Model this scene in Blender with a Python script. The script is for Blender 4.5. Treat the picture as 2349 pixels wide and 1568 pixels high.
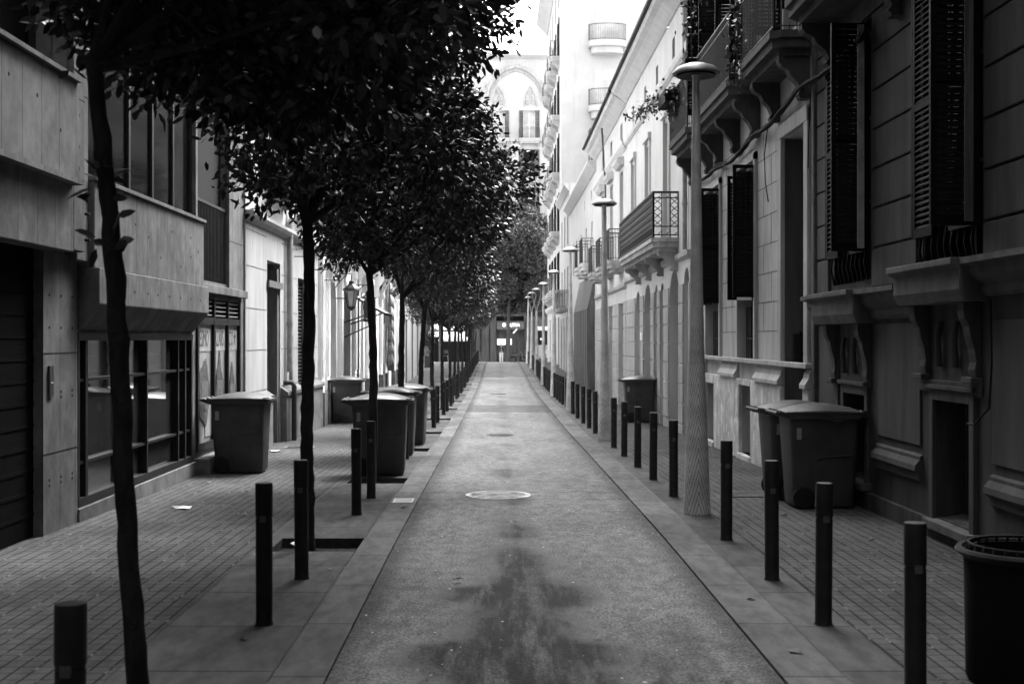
import bpy, math, random
import numpy as np
from mathutils import Vector, Matrix
R = math.radians
random.seed(7)
for o in list(bpy.data.objects): bpy.data.objects.remove(o)
S = bpy.context.scene
COL = S.collection
# ------------------------------------------------------------------ camera, sky, sun, exposure
H = 1.8; F = 2800.0; VX, VY = 1143.0, 776.0            # eye height; focal length and vanishing point in a 2349x1568 picture
cd = bpy.data.cameras.new('camera'); cam = bpy.data.objects.new('camera', cd); COL.objects.link(cam)
cam.location = (0, 0, H); cam.rotation_euler = (R(90), 0, 0)
cd.sensor_width = 36; cd.lens = F/2349*36
cd.shift_x = (1174.5-VX)/2349; cd.shift_y = (VY-784)/2349
cd.clip_start = 0.05; cd.clip_end = 2000
cd.dof.use_dof = True; cd.dof.focus_distance = 15; cd.dof.aperture_fstop = 3.5
S.camera = cam
SUN_EL, SUN_AZ = R(55), R(31)                            # azimuth from +Y, clockwise: ahead of the viewer, to the right
w = bpy.data.worlds.new('World'); S.world = w; w.use_nodes = True
nt = w.node_tree; nt.nodes.clear()
sky = nt.nodes.new('ShaderNodeTexSky'); sky.sky_type = 'NISHITA'; sky.sun_disc = False
sky.sun_elevation = SUN_EL; sky.sun_rotation = SUN_AZ; sky.dust_density = 4; sky.air_density = 1.2
bw = nt.nodes.new('ShaderNodeRGBToBW'); bg = nt.nodes.new('ShaderNodeBackground'); wo = nt.nodes.new('ShaderNodeOutputWorld')
nt.links.new(sky.outputs[0], bw.inputs[0]); nt.links.new(bw.outputs[0], bg.inputs[0]); nt.links.new(bg.outputs[0], wo.inputs[0])
bg.inputs[1].default_value = 0.15
sl = bpy.data.lights.new('sun', 'SUN'); sl.energy = 0.6; sl.angle = R(22); sl.color = (1, 1, 1)
so = bpy.data.objects.new('sun', sl); COL.objects.link(so)
sd = Vector((math.sin(SUN_AZ)*math.cos(SUN_EL), math.cos(SUN_AZ)*math.cos(SUN_EL), math.sin(SUN_EL)))
so.rotation_euler = sd.to_track_quat('Z', 'Y').to_euler(); so.location = (0, -20, 40)
S.view_settings.view_transform = 'Standard'; S.view_settings.look = 'None'
S.view_settings.exposure = 3.4; S.view_settings.gamma = 1
S.cycles.max_bounces = 6; S.cycles.diffuse_bounces = 4

# ------------------------------------------------------------------ helpers
GP = [(-60,0),(-10,0),(10,0),(14,-.04),(18,-.095),(21.5,-.14),(25.5,-.2),(29,-.235),(36.4,-.28),(44,-.33),(50,-.35),(56,-.31),
      (65.6,-.16),(75,-.02),(83,.05),(90,.04),(100,-.14),(115,-.5),(130,-.65),(160,-.7),(900,-.7)]
def gz(y):
    for i in range(len(GP)-1):
        if y <= GP[i+1][0]: break
    (x0,a),(x1,b) = GP[i],GP[i+1]
    m0 = (b-GP[i-1][1])/(x1-GP[i-1][0]) if i>0 else 0
    m1 = (GP[i+2][1]-a)/(GP[i+2][0]-x0) if i+2 < len(GP) else 0
    h = x1-x0; t = min(max((y-x0)/h,0),1)
    return (2*t**3-3*t*t+1)*a+(t**3-2*t*t+t)*h*m0+(-2*t**3+3*t*t)*b+(t**3-t*t)*h*m1
def YW(x, X): return X*F/(x-VX)                        # depth of the point of the wall plane X seen at picture column x
def ZW(y, Y): return H+(VY-y)*Y/F
def ident(u, w_, z): return (u, w_, z)
def right(X): return lambda u, w_, z: (X+w_, u, z)     # u along the street, w into the building
def left(X): return lambda u, w_, z: (X-w_, u, z)
def front(Y): return lambda u, w_, z: (u, Y+w_, z)
class MB:
    def __init__(s, f=ident): s.v = []; s.f = []; s.fr = f
    def add(s, vs, fs):
        n = len(s.v); s.v += [s.fr(*p) for p in vs]; s.f += [tuple(n+i for i in f) for f in fs]; return s
    def box(s, a0, a1, b0, b1, c0, c1):
        return s.add([(a0,b0,c0),(a1,b0,c0),(a1,b1,c0),(a0,b1,c0),(a0,b0,c1),(a1,b0,c1),(a1,b1,c1),(a0,b1,c1)],
              [(3,2,1,0),(4,5,6,7),(0,1,5,4),(1,2,6,5),(2,3,7,6),(3,0,4,7)])
    def quad(s, a, b, c, d): return s.add([a,b,c,d], [(0,1,2,3)])
    def prism(s, prof, u0, u1):                        # profile in (w, z) swept along u
        n = len(prof)
        return s.add([(u0,a,b) for a,b in prof]+[(u1,a,b) for a,b in prof],
              [tuple(range(n))[::-1], tuple(range(n,2*n))]+[(i,(i+1)%n,n+(i+1)%n,n+i) for i in range(n)])
    def slab(s, poly, z0, z1):                         # polygon in (u, w) extruded in z
        n = len(poly)
        return s.add([(a,b,z0) for a,b in poly]+[(a,b,z1) for a,b in poly],
              [tuple(range(n))[::-1], tuple(range(n,2*n))]+[(i,(i+1)%n,n+(i+1)%n,n+i) for i in range(n)])
    def face(s, poly, w0, w1):                         # polygon in (u, z) extruded in w
        n = len(poly)
        return s.add([(a,w0,b) for a,b in poly]+[(a,w1,b) for a,b in poly],
              [tuple(range(n))[::-1], tuple(range(n,2*n))]+[(i,(i+1)%n,n+(i+1)%n,n+i) for i in range(n)])
    def tube(s, pts, r, n=8, cap=True):
        pts = [Vector(s.fr(*p)) for p in pts]; k = len(pts)
        rs = r if isinstance(r, (list, tuple)) else [r]*k
        vs = []; up = None
        for i, p in enumerate(pts):
            t = (pts[min(i+1,k-1)]-pts[max(i-1,0)]).normalized()
            if up is None: up = Vector((0,0,1)) if abs(t.z) < .9 else Vector((1,0,0))
            a = t.cross(up).normalized(); b = a.cross(t).normalized(); up = b
            for j in range(n):
                q = 2*math.pi*j/n; vs.append(tuple(p+(a*math.cos(q)+b*math.sin(q))*rs[i]))
        m = len(s.v); s.v += vs
        for i in range(k-1):
            for j in range(n): s.f.append((m+i*n+j, m+i*n+(j+1)%n, m+(i+1)*n+(j+1)%n, m+(i+1)*n+j))
        if cap: s.f.append(tuple(m+j for j in range(n))[::-1]); s.f.append(tuple(m+(k-1)*n+j for j in range(n)))
        return s
    def lathe(s, c, prof, n=24, sx=1, sy=1, cap=True):
        m = []
        for r, z in prof:
            for j in range(n):
                q = 2*math.pi*j/n; m.append((c[0]+r*sx*math.cos(q), c[1]+r*sy*math.sin(q), c[2]+z))
        fs = [(i*n+j, i*n+(j+1)%n, (i+1)*n+(j+1)%n, (i+1)*n+j) for i in range(len(prof)-1) for j in range(n)]
        if cap and prof[0][0] > 1e-4: fs.append(tuple(range(n))[::-1])
        if cap and prof[-1][0] > 1e-4: fs.append(tuple((len(prof)-1)*n+j for j in range(n)))
        return s.add(m, fs)
    def loft(s, rings, cap=True):
        n = len(rings[0]); vs = [p for r in rings for p in r]
        fs = [(i*n+j, i*n+(j+1)%n, (i+1)*n+(j+1)%n, (i+1)*n+j) for i in range(len(rings)-1) for j in range(n)]
        if cap: fs += [tuple(range(n))[::-1], tuple((len(rings)-1)*n+j for j in range(n))]
        return s.add(vs, fs)
    def build(s, name, mat, parent=None, smooth=False, bevel=0, label=None):
        me = bpy.data.meshes.new(name); me.from_pydata(s.v, [], s.f); me.materials.append(mat)
        if smooth:
            me.polygons.foreach_set('use_smooth', [True]*len(me.polygons)); me.set_sharp_from_angle(angle=R(38))
        return link(name, me, parent, bevel, label)
WL = {}
def link(name, me, parent=None, bevel=0, label=None):
    o = bpy.data.objects.new(name, me); COL.objects.link(o)
    if parent:
        o.parent = parent; l = WL.get(parent.name, (0,0,0))
        o.location = (-l[0], -l[1], -l[2]); WL[o.name] = (0,0,0)
    if bevel:
        b = o.modifiers.new('bevel', 'BEVEL'); b.width = bevel; b.segments = 2; b.limit_method = 'ANGLE'
    if label: o['label'] = label
    return o
def thing(name, label, cat, loc=(0,0,0), group=None, kind=None):
    o = bpy.data.objects.new(name, None); COL.objects.link(o); o.location = loc; o.empty_display_size = .2
    WL[o.name] = tuple(loc)
    return tag(o, label, cat, group, kind)
def tag(o, label=None, cat=None, group=None, kind=None):
    if label: o['label'] = label
    if cat: o['category'] = cat
    if group: o['group'] = group
    if kind: o['kind'] = kind
    return o
def structure(o, label=None): o['kind'] = 'structure'; return tag(o, label)
def dup(root, loc, rz=0, label=None, group=None, sc=None):
    r = root.copy(); COL.objects.link(r); r.location = loc; r.rotation_euler = (0,0,rz)
    if sc: r.scale = sc
    if label: r['label'] = label
    if group: r['group'] = group
    for ch in list(root.children):
        c = ch.copy(); COL.objects.link(c); c.parent = r
        for g in list(ch.children):
            d = g.copy(); COL.objects.link(d); d.parent = c
    return r
# ------------------------------------------------------------------ materials (all neutral greys)
MATS = {}
def nn(t, k, **kw):
    n = t.nodes.new(k)
    for a, b in kw.items(): setattr(n, a, b)
    return n
def mth(t, op, a, b=None, c=None, clamp=False):
    n = t.nodes.new('ShaderNodeMath'); n.operation = op; n.use_clamp = clamp
    for i, v in enumerate((a, b, c)):
        if v is None: continue
        if isinstance(v, (int, float)): n.inputs[i].default_value = v
        else: t.links.new(v, n.inputs[i])
    return n.outputs[0]
def ramp(t, v, a, b, c=0., d=1.):
    n = t.nodes.new('ShaderNodeMapRange'); n.interpolation_type = 'SMOOTHSTEP'
    t.links.new(v, n.inputs[0])
    for i, q in enumerate((a, b, c, d)): n.inputs[i+1].default_value = q
    return n.outputs[0]
def noise(t, vec, scale, detail=4, rough=.55, stretch=None):
    if stretch:
        m = t.nodes.new('ShaderNodeMapping'); m.inputs['Scale'].default_value = stretch; t.links.new(vec, m.inputs[0]); vec = m.outputs[0]
    n = t.nodes.new('ShaderNodeTexNoise'); n.inputs['Scale'].default_value = scale; n.inputs['Detail'].default_value = detail
    n.inputs['Roughness'].default_value = rough; t.links.new(vec, n.inputs['Vector']); return n.outputs[0]
def base_mat(name, rough, metal=0, spec=.5):
    m = bpy.data.materials.new(name); m.use_nodes = True; t = m.node_tree
    b = t.nodes['Principled BSDF']; b.inputs['Roughness'].default_value = rough; b.inputs['Metallic'].default_value = metal
    b.inputs['Specular IOR Level'].default_value = spec
    return m, t, b
def grey(t, b, v):
    c = t.nodes.new('ShaderNodeCombineColor')
    for i in range(3): t.links.new(v, c.inputs[i])
    t.links.new(c.outputs[0], b.inputs['Base Color'])
def bumped(t, b, h, strength=.3, dist=.01):
    n = t.nodes.new('ShaderNodeBump'); n.inputs['Strength'].default_value = strength; n.inputs['Distance'].default_value = dist
    t.links.new(h, n.inputs['Height']); t.links.new(n.outputs[0], b.inputs['Normal'])
def M(name, v, rough=.8, var=.25, scale=3, stretch=None, metal=0, bump=.25, bd=.004, fine=60, spec=.15, stain=0, st_stretch=(3,3,.35), pos=True):
    if name in MATS: return MATS[name]
    m, t, b = base_mat(name, rough, metal, spec)
    g = nn(t, 'ShaderNodeNewGeometry').outputs['Position'] if pos else nn(t, 'ShaderNodeTexCoord').outputs['Object']
    n1 = noise(t, g, scale, 6, .6, stretch); n2 = noise(t, g, fine, 3)
    k = mth(t, 'MULTIPLY_ADD', ramp(t, n1, .3, .7), 2*var, 1-var)
    k = mth(t, 'MULTIPLY', k, mth(t, 'MULTIPLY_ADD', n2, var*.8, 1-var*.4))
    if stain:
        s1 = ramp(t, noise(t, g, 1.3, 5, .6, st_stretch), .48, .72)
        k = mth(t, 'MULTIPLY', k, mth(t, 'MULTIPLY_ADD', s1, -stain, 1))
    grey(t, b, mth(t, 'MULTIPLY', k, v))
    if bump: bumped(t, b, mth(t, 'MULTIPLY_ADD', n1, .6, n2), bump, bd)
    MATS[name] = m; return m
def emit(name, v, st):
    m, t, b = base_mat(name, .5); b.inputs['Base Color'].default_value = (v,v,v,1)
    b.inputs['Emission Color'].default_value = (1,1,1,1); b.inputs['Emission Strength'].default_value = st; return m
def concrete_mat():                                    # board-marked concrete: vertical board joints, tone from board to board, tie holes are geometry
    m, t, b = base_mat('board_marked_concrete', .88, 0, .1)
    g = nn(t, 'ShaderNodeNewGeometry').outputs['Position']; sp = nn(t, 'ShaderNodeSeparateXYZ'); t.links.new(g, sp.inputs[0])
    u = mth(t, 'MULTIPLY', mth(t, 'ADD', sp.outputs[1], sp.outputs[0]), 1/.42)
    fr = mth(t, 'FRACT', u); ln = mth(t, 'LESS_THAN', mth(t, 'ABSOLUTE', mth(t, 'SUBTRACT', fr, .5)), .02)
    wn = nn(t, 'ShaderNodeTexWhiteNoise', noise_dimensions='1D'); t.links.new(mth(t, 'FLOOR', mth(t, 'ADD', u, .5)), wn.inputs['W'])
    n1 = noise(t, g, 1.5, 8, .66, (1.1,1.1,.9)); n3 = noise(t, g, 5, 6, .65, (1.2,1.2,.8)); n2 = noise(t, g, 90, 3)
    k = mth(t, 'MULTIPLY_ADD', ramp(t, n1, .32, .68), .5, .62)
    k = mth(t, 'MULTIPLY', k, mth(t, 'MULTIPLY_ADD', ramp(t, n3, .35, .7), .3, .85)); k = mth(t, 'MULTIPLY', k, mth(t, 'MULTIPLY_ADD', wn.outputs[0], .1, .95))
    k = mth(t, 'MULTIPLY', k, mth(t, 'MULTIPLY_ADD', n2, .3, .85)); k = mth(t, 'MULTIPLY', k, mth(t, 'MULTIPLY_ADD', ln, -.4, 1))
    grey(t, b, mth(t, 'MULTIPLY', k, .15)); bumped(t, b, mth(t, 'SUBTRACT', mth(t, 'MULTIPLY_ADD', n3, .5, n2), mth(t, 'MULTIPLY', ln, 1.5)), .35, .006); return m
def asphalt_mat():
    m, t, b = base_mat('asphalt', .85, 0, .08)
    g = nn(t, 'ShaderNodeNewGeometry').outputs['Position']; sp = nn(t, 'ShaderNodeSeparateXYZ'); t.links.new(g, sp.inputs[0])
    X, Y = sp.outputs[0], sp.outputs[1]
    n1 = noise(t, g, .8, 6, .6, (1.6,.5,1)); n2 = noise(t, g, 55, 4, .7); n4 = noise(t, g, 9, 5, .65, (1,.6,1))
    vor = nn(t, 'ShaderNodeTexVoronoi'); vor.inputs['Scale'].default_value = 75; t.links.new(g, vor.inputs['Vector'])
    # the damp stain running down the crown of the road, wide near the viewer and broken further off
    wv = noise(t, g, 1.5, 6, .65, (1,.45,1)); w2 = noise(t, g, .55, 3, .5, (.2,1,1))
    cx = mth(t, 'ABSOLUTE', mth(t, 'SUBTRACT', X, mth(t, 'MULTIPLY_ADD', wv, .4, -.06)))
    near = mth(t, 'MINIMUM', ramp(t, Y, 6.0, 9.0, .42, .2), ramp(t, Y, 9.3, 11.2, .4, -.1)); patch = mth(t, 'MULTIPLY', ramp(t, w2, .46, .6), .26)
    width = mth(t, 'ADD', near, patch)
    blot = mth(t, 'MULTIPLY', ramp(t, Y, 6.3, 8.6, 1, 0), mth(t, 'MULTIPLY', ramp(t, n1, .44, .6), ramp(t, X, -.1, .4)))
    rag = mth(t, 'ADD', mth(t, 'MULTIPLY_ADD', n4, .55, -.275), mth(t, 'MULTIPLY_ADD', n2, 1.0, -.5))
    st = mth(t, 'MAXIMUM', ramp(t, mth(t, 'ADD', mth(t, 'SUBTRACT', width, cx), rag), -.13, .17), mth(t, 'MULTIPLY', blot, .9))
    sn = noise(t, g, 2.2, 6, .7, (3,.4,1)); st = mth(t, 'MULTIPLY', st, ramp(t, sn, .34, .58, .5, 1))
    edge = ramp(t, mth(t, 'ADD', mth(t, 'ABSOLUTE', mth(t, 'SUBTRACT', X, .295)), mth(t, 'MULTIPLY', wv, .25)), 1.08, 1.32)
    st = mth(t, 'MAXIMUM', mth(t, 'MULTIPLY', st, ramp(t, Y, 9, 24, .95, .42)), mth(t, 'MULTIPLY', edge, .55))
    k = mth(t, 'MULTIPLY_ADD', ramp(t, n1, .3, .7), .35, .8)
    k = mth(t, 'MULTIPLY', k, mth(t, 'MULTIPLY_ADD', ramp(t, n2, .33, .7), 1.2, .42)); k = mth(t, 'MULTIPLY', k, mth(t, 'MULTIPLY_ADD', ramp(t, n4, .35, .65), .4, .8))
    k = mth(t, 'MULTIPLY', k, mth(t, 'SUBTRACT', 1, st))
    chip = mth(t, 'MULTIPLY', mth(t, 'GREATER_THAN', noise(t, g, 24, 2, .5, (1,.7,1)), .735), .35)
    v = mth(t, 'ADD', mth(t, 'MULTIPLY', k, .14), chip)
    for a, bb, s in ((14.0, 14.05, -.5), (14.75, 14.8, -.5), (34.2, 38.4, -.38), (33.9, 34.2, .3), (61, 63, .35), (24.5, 24.56, -.4)):
        band = mth(t, 'MULTIPLY', mth(t, 'GREATER_THAN', mth(t, 'ADD', Y, mth(t, 'MULTIPLY', wv, .12)), a), mth(t, 'LESS_THAN', mth(t, 'ADD', Y, mth(t, 'MULTIPLY', wv, .12)), bb))
        v = mth(t, 'MULTIPLY', v, mth(t, 'MULTIPLY_ADD', band, s, 1))
    grey(t, b, v)
    t.links.new(mth(t, 'MULTIPLY_ADD', st, -.1, .82), b.inputs['Roughness'])
    bumped(t, b, mth(t, 'ADD', n2, vor.outputs['Distance']), .5, .008); return m
def tile_mat(name, v, du, dv, joint, jv, var, off=0, light=0.):
    m, t, b = base_mat(name, .85, 0, .06)
    g = nn(t, 'ShaderNodeNewGeometry').outputs['Position']; sp = nn(t, 'ShaderNodeSeparateXYZ'); t.links.new(g, sp.inputs[0])
    wob = noise(t, g, 1.2, 1); wob = mth(t, 'MULTIPLY_ADD', wob, .006, -.003)
    u = mth(t, 'MULTIPLY', mth(t, 'ADD', mth(t, 'ADD', sp.outputs[0], wob), 20.0+off), 1/du); fu = mth(t, 'FLOOR', u)
    y = mth(t, 'MULTIPLY', mth(t, 'ADD', mth(t, 'ADD', sp.outputs[1], wob), 20), 1/dv); fv = mth(t, 'FLOOR', y)
    ju = mth(t, 'LESS_THAN', mth(t, 'FRACT', u), joint*1.7/du); jy = mth(t, 'MULTIPLY', mth(t, 'LESS_THAN', mth(t, 'FRACT', y), joint*1.4/dv), .8)
    j = mth(t, 'MAXIMUM', ju, jy)
    cv = nn(t, 'ShaderNodeCombineXYZ'); t.links.new(fu, cv.inputs[0]); t.links.new(fv, cv.inputs[1])
    wn = nn(t, 'ShaderNodeTexWhiteNoise'); t.links.new(cv.outputs[0], wn.inputs['Vector'])
    n1 = noise(t, g, 1.1, 6, .6, (1,.6,1)); n2 = noise(t, g, 45, 4, .65); n3 = noise(t, g, 7, 5, .6, (1.5,.5,1))
    k = mth(t, 'MULTIPLY_ADD', ramp(t, n1, .3, .7), .5, .72); k = mth(t, 'MULTIPLY', k, mth(t, 'MULTIPLY_ADD', n2, .5, .75))
    k = mth(t, 'MULTIPLY', k, mth(t, 'MULTIPLY_ADD', ramp(t, n3, .35, .7), -.35, 1.1)); k = mth(t, 'MULTIPLY', k, mth(t, 'MULTIPLY_ADD', wn.outputs[0], var, 1-var/2))
    k = mth(t, 'MULTIPLY', k, v)
    jn = noise(t, g, 5, 4, .7); jl = mth(t, 'MULTIPLY', mth(t, 'MULTIPLY', ramp(t, jn, .56, .64), ju), light)
    k = mth(t, 'ADD', mth(t, 'MULTIPLY', k, mth(t, 'MULTIPLY_ADD', j, jv-1, 1)), jl)
    grey(t, b, k); bumped(t, b, mth(t, 'SUBTRACT', mth(t, 'MULTIPLY', n2, .35), j), .45, .006); return m
def chevron_mat():
    m, t, b = base_mat('pressed_zinc_chevrons', .5, .2, .5)
    g = nn(t, 'ShaderNodeTexCoord').outputs['Object']; sp = nn(t, 'ShaderNodeSeparateXYZ'); t.links.new(g, sp.inputs[0])
    an = mth(t, 'MULTIPLY_ADD', mth(t, 'ARCTAN2', sp.outputs[0], sp.outputs[1]), 4/(2*math.pi), 4.0)
    tri = mth(t, 'PINGPONG', an, .5)
    f = mth(t, 'FRACT', mth(t, 'MULTIPLY_ADD', sp.outputs[2], 9.0, mth(t, 'MULTIPLY', tri, 6.5)))
    ln = mth(t, 'MULTIPLY', mth(t, 'LESS_THAN', f, .17), mth(t, 'LESS_THAN', sp.outputs[2], 1.95))
    n1 = noise(t, g, 4, 5); n2 = noise(t, g, 60, 3)
    k = mth(t, 'MULTIPLY', mth(t, 'MULTIPLY_ADD', ramp(t, n1, .3, .7), .4, .75), mth(t, 'MULTIPLY_ADD', n2, .3, .85))
    k = mth(t, 'MULTIPLY', k, mth(t, 'MULTIPLY_ADD', ln, -.75, 1))
    k = mth(t, 'MULTIPLY', k, mth(t, 'MULTIPLY_ADD', mth(t, 'MULTIPLY', f, mth(t, 'LESS_THAN', sp.outputs[2], 1.95)), .25, .9))
    grey(t, b, mth(t, 'MULTIPLY', k, .66)); bumped(t, b, mth(t, 'SUBTRACT', 0, ln), .6, .01); return m
def leaf_mat(name, v, rough=.38, var=.6):
    m, t, b = base_mat(name, rough, 0, .5)
    g = nn(t, 'ShaderNodeNewGeometry'); k = mth(t, 'MULTIPLY_ADD', g.outputs['Random Per Island'], var, 1-var/2)
    k = mth(t, 'MULTIPLY', k, mth(t, 'MULTIPLY_ADD', noise(t, g.outputs['Position'], 2.5, 3), .8, .6))
    grey(t, b, mth(t, 'MULTIPLY', k, v)); return m
CONC = concrete_mat(); ASPH = asphalt_mat(); CHEV = chevron_mat()
PAVE = tile_mat('small_paving_tiles', .075, .1, .125, .008, .2, .06, 0, .13)
SLAB = tile_mat('granite_slabs', .085, 40, 1.02, .016, .35, .22, 17)
KERB = tile_mat('kerb_granite', .115, 40, 1.2, .016, .4, .25, 17)
FARG = M('avenue_ground', .3, .8, .2, .5)
SOIL = M('soil', .03, .95, .5, 12, bump=.8, bd=.03)
IRON = M('black_iron', .022, .5, .2, 6, bump=.05, spec=.5)
BOLL = M('painted_iron_bollard', .012, .55, .4, 9, bump=.15, spec=.35, pos=False)
BAND = M('bollard_band', .12, .4, .2, 9, metal=.3, bump=.05)
BIN = M('bin_plastic', .05, .6, .3, 2.5, bump=.08, fine=40, spec=.4, stain=.3)
LID = M('bin_lid_plastic', .06, .35, .25, 4, bump=.05, spec=.5)
RUB = M('rubber', .015, .8, .2, 10)
BARK = M('bark', .028, .85, .4, 14, (1,1,.35), bump=.9, bd=.012, pos=False)
LEAF = leaf_mat('orange_tree_leaf', .034); LEAF2 = leaf_mat('plane_tree_leaf', .05, .7); VINE = leaf_mat('vine_leaf', .06)
GLASS = M('dark_glass', .012, .05, .2, 1, bump=0, spec=.07)
WGL = M('pale_window', .35, .2, .25, .8, bump=0, spec=.6)
DARKF = M('dark_frame', .02, .5, .2, 6, bump=.1)
SHUT = M('dark_shutter_wood', .006, .6, .35, 8, (1,1,4), bump=.3, spec=.06)
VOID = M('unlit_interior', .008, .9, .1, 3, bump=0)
GAR = M('garage_metal', .004, .8, .3, 3, bump=.1, spec=.03)
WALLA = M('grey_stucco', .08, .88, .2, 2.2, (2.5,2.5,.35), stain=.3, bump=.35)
WALLA2 = M('grey_stucco_base', .064, .88, .28, 2.2, (2.5,2.5,.35), stain=.35, bump=.4)
TRIMA = M('stone_trim', .11, .8, .25, 4, stain=.25, bump=.3)
WALLB = M('ashlar_stucco', .42, .88, .16, 2, (2,2,.4), stain=.2, bump=.25)
WALLB2 = M('peeling_plinth', .55, .9, .25, 3, stain=.3, bump=.3)
PEEL = M('bare_plaster', .75, .9, .2, 6)
WALLC = M('pale_stucco', .52, .9, .08, 1.5, (2,2,.5), stain=.12, bump=.12)
WALLC2 = M('stained_pale_stucco', .36, .9, .22, 2.4, (2,2,.4), stain=.35, bump=.25)
WALLD = M('grey_metal_sheet', .11, .5, .3, 2, (2,2,.5), metal=.2, stain=.4, bump=.08)
WALLE = M('white_render', .38, .9, .05, 1, bump=.06, stain=.06)
WALLG = M('pale_far_stone', .4, .9, .08, .6, bump=.08, stain=.1)
WALLG2 = M('dark_far_stone', .1, .9, .25, 1.2, bump=.2, stain=.3)
WALLL = M('light_stone', .34, .88, .12, 1.6, (2,2,.5), stain=.25, bump=.25)
WALLL2 = M('cream_stone', .82, .88, .12, 1.6, (2,2,.5), stain=.2, bump=.22)
PLIN = M('grey_plinth', .13, .85, .3, 3, stain=.3, bump=.3)
WOOD = M('weathered_wood', .1, .75, .4, 3, (6,6,.4), bump=.4)
ZINC = M('galvanised_steel', .3, .45, .2, 3, metal=.5, bump=.05, pos=False)
WHITE = M('white_paint', .75, .6, .1, 5, bump=.05)
MIDG = M('mid_grey_print', .27, .6, .1, 5, bump=.02)
PRINT = M('dark_print', .09, .6, .4, 14, bump=.02)
PRINT2 = M('pale_print', .42, .6, .35, 25, (1,4,1), bump=.02)
CLOTH = M('grey_cloth', .2, .9, .3, 3, (1,1,.3), bump=.4)
SKIN = M('skin', .35, .6, .1, 20)
PIPE = M('painted_pipe', .33, .6, .2, 5, bump=.05)
CANVAS = M('white_canvas', .85, .9, .05, 3, bump=.05)

# ------------------------------------------------------------------ ground, road, pavements
def strip(name, mat, x0, x1, y0, y1, dz, holes=(), depth=.0, skirt=.0):
    ys = set([y0, y1]); y = y0
    while y < y1: ys.add(round(y, 3)); y += 1.0 if y < 130 else 40
    for h in holes: ys.update([h[2], h[3]])
    ys = sorted(q for q in ys if y0 <= q <= y1)
    xs = sorted(set([x0, x1]+[h[0] for h in holes]+[h[1] for h in holes]))
    b = MB()
    for i in range(len(ys)-1):
        for j in range(len(xs)-1):
            a, c = ys[i], ys[i+1]; p, q = xs[j], xs[j+1]; cy, cx = (a+c)/2, (p+q)/2
            hole = any(h[0] < cx < h[1] and h[2] < cy < h[3] for h in holes)
            z0, z1 = gz(a)+dz, gz(c)+dz
            if not hole: b.quad((p,a,z0),(q,a,z0),(q,c,z1),(p,c,z1))
    for h in holes:
        za, zc = gz(h[2])+dz, gz(h[3])+dz; p, q, a, c = h
        b.quad((p,a,za),(q,a,za),(q,a,za-depth),(p,a,za-depth)); b.quad((p,c,zc),(q,c,zc),(q,c,zc-depth),(p,c,zc-depth))
        b.quad((p,a,za),(p,c,zc),(p,c,zc-depth),(p,a,za-depth)); b.quad((q,a,za),(q,c,zc),(q,c,zc-depth),(q,a,za-depth))
    if skirt:
        for i in range(len(ys)-1):
            a, c = ys[i], ys[i+1]
            for xx in (x0, x1): b.quad((xx,a,gz(a)+dz),(xx,c,gz(c)+dz),(xx,c,gz(c)+dz-skirt),(xx,a,gz(a)+dz-skirt))
    return b.build(name, mat)
TREES = [5.6, 10.5, 15.8, 20.95, 25.6, 30.6, 35.5, 40.5, 45.5, 50.5, 55.5, 60.5, 65.5, 70.5, 75.5, 80.5, 85.5]
structure(strip('ground', FARG, -300, 300, -60, 800, -.14), 'earth under the street')
structure(strip('road', ASPH, -.904, 1.494, -40, 98, 0), 'narrow worn asphalt lane with damp dark patches')
structure(strip('kerb_strip', KERB, -1.193, -.904, -40, 98, .022, skirt=.03), 'granite kerb slabs beside the lane on the tree side')
structure(strip('kerb_strip', KERB, 1.494, 1.823, -40, 98, .022, skirt=.03), 'granite kerb slabs beside the lane on the lamp side')
pits = [(-1.93, -1.2, y-.27, y+.43) for y in [-4, .8]+TREES]
structure(strip('pavement', SLAB, -2.045, -1.2, -40, 98, .018, pits, .12), 'stone slab band holding the tree pits')
structure(strip('pavement', SLAB, 1.83, 2.184, -40, 98, .018), 'stone slab band under bollards and lamps')
structure(strip('pavement', PAVE, -4.6, -2.054, -40, 98, .014), 'small paving tiles by the concrete building')
structure(strip('pavement', PAVE, 2.193, 4.6, -40, 98, .014), 'small paving tiles by the stuccoed buildings')
b = MB()
for p in pits:
    c = (p[2]+p[3])/2; g0 = gz(c)
    b.quad((p[0],p[2],g0-.07),(p[1],p[2],g0-.07),(p[1],p[3],g0-.07),(p[0],p[3],g0-.07))
structure(b.build('soil', SOIL), 'bare soil in the tree pits')
structure(strip('avenue', FARG, -60, 60, 98, 300, .0), 'wide avenue crossing at the end of the lane')
structure(strip('corner_pavement', FARG, -40, -4.6, 71.5, 98, .004), 'pavement of the left street corner')

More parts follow.
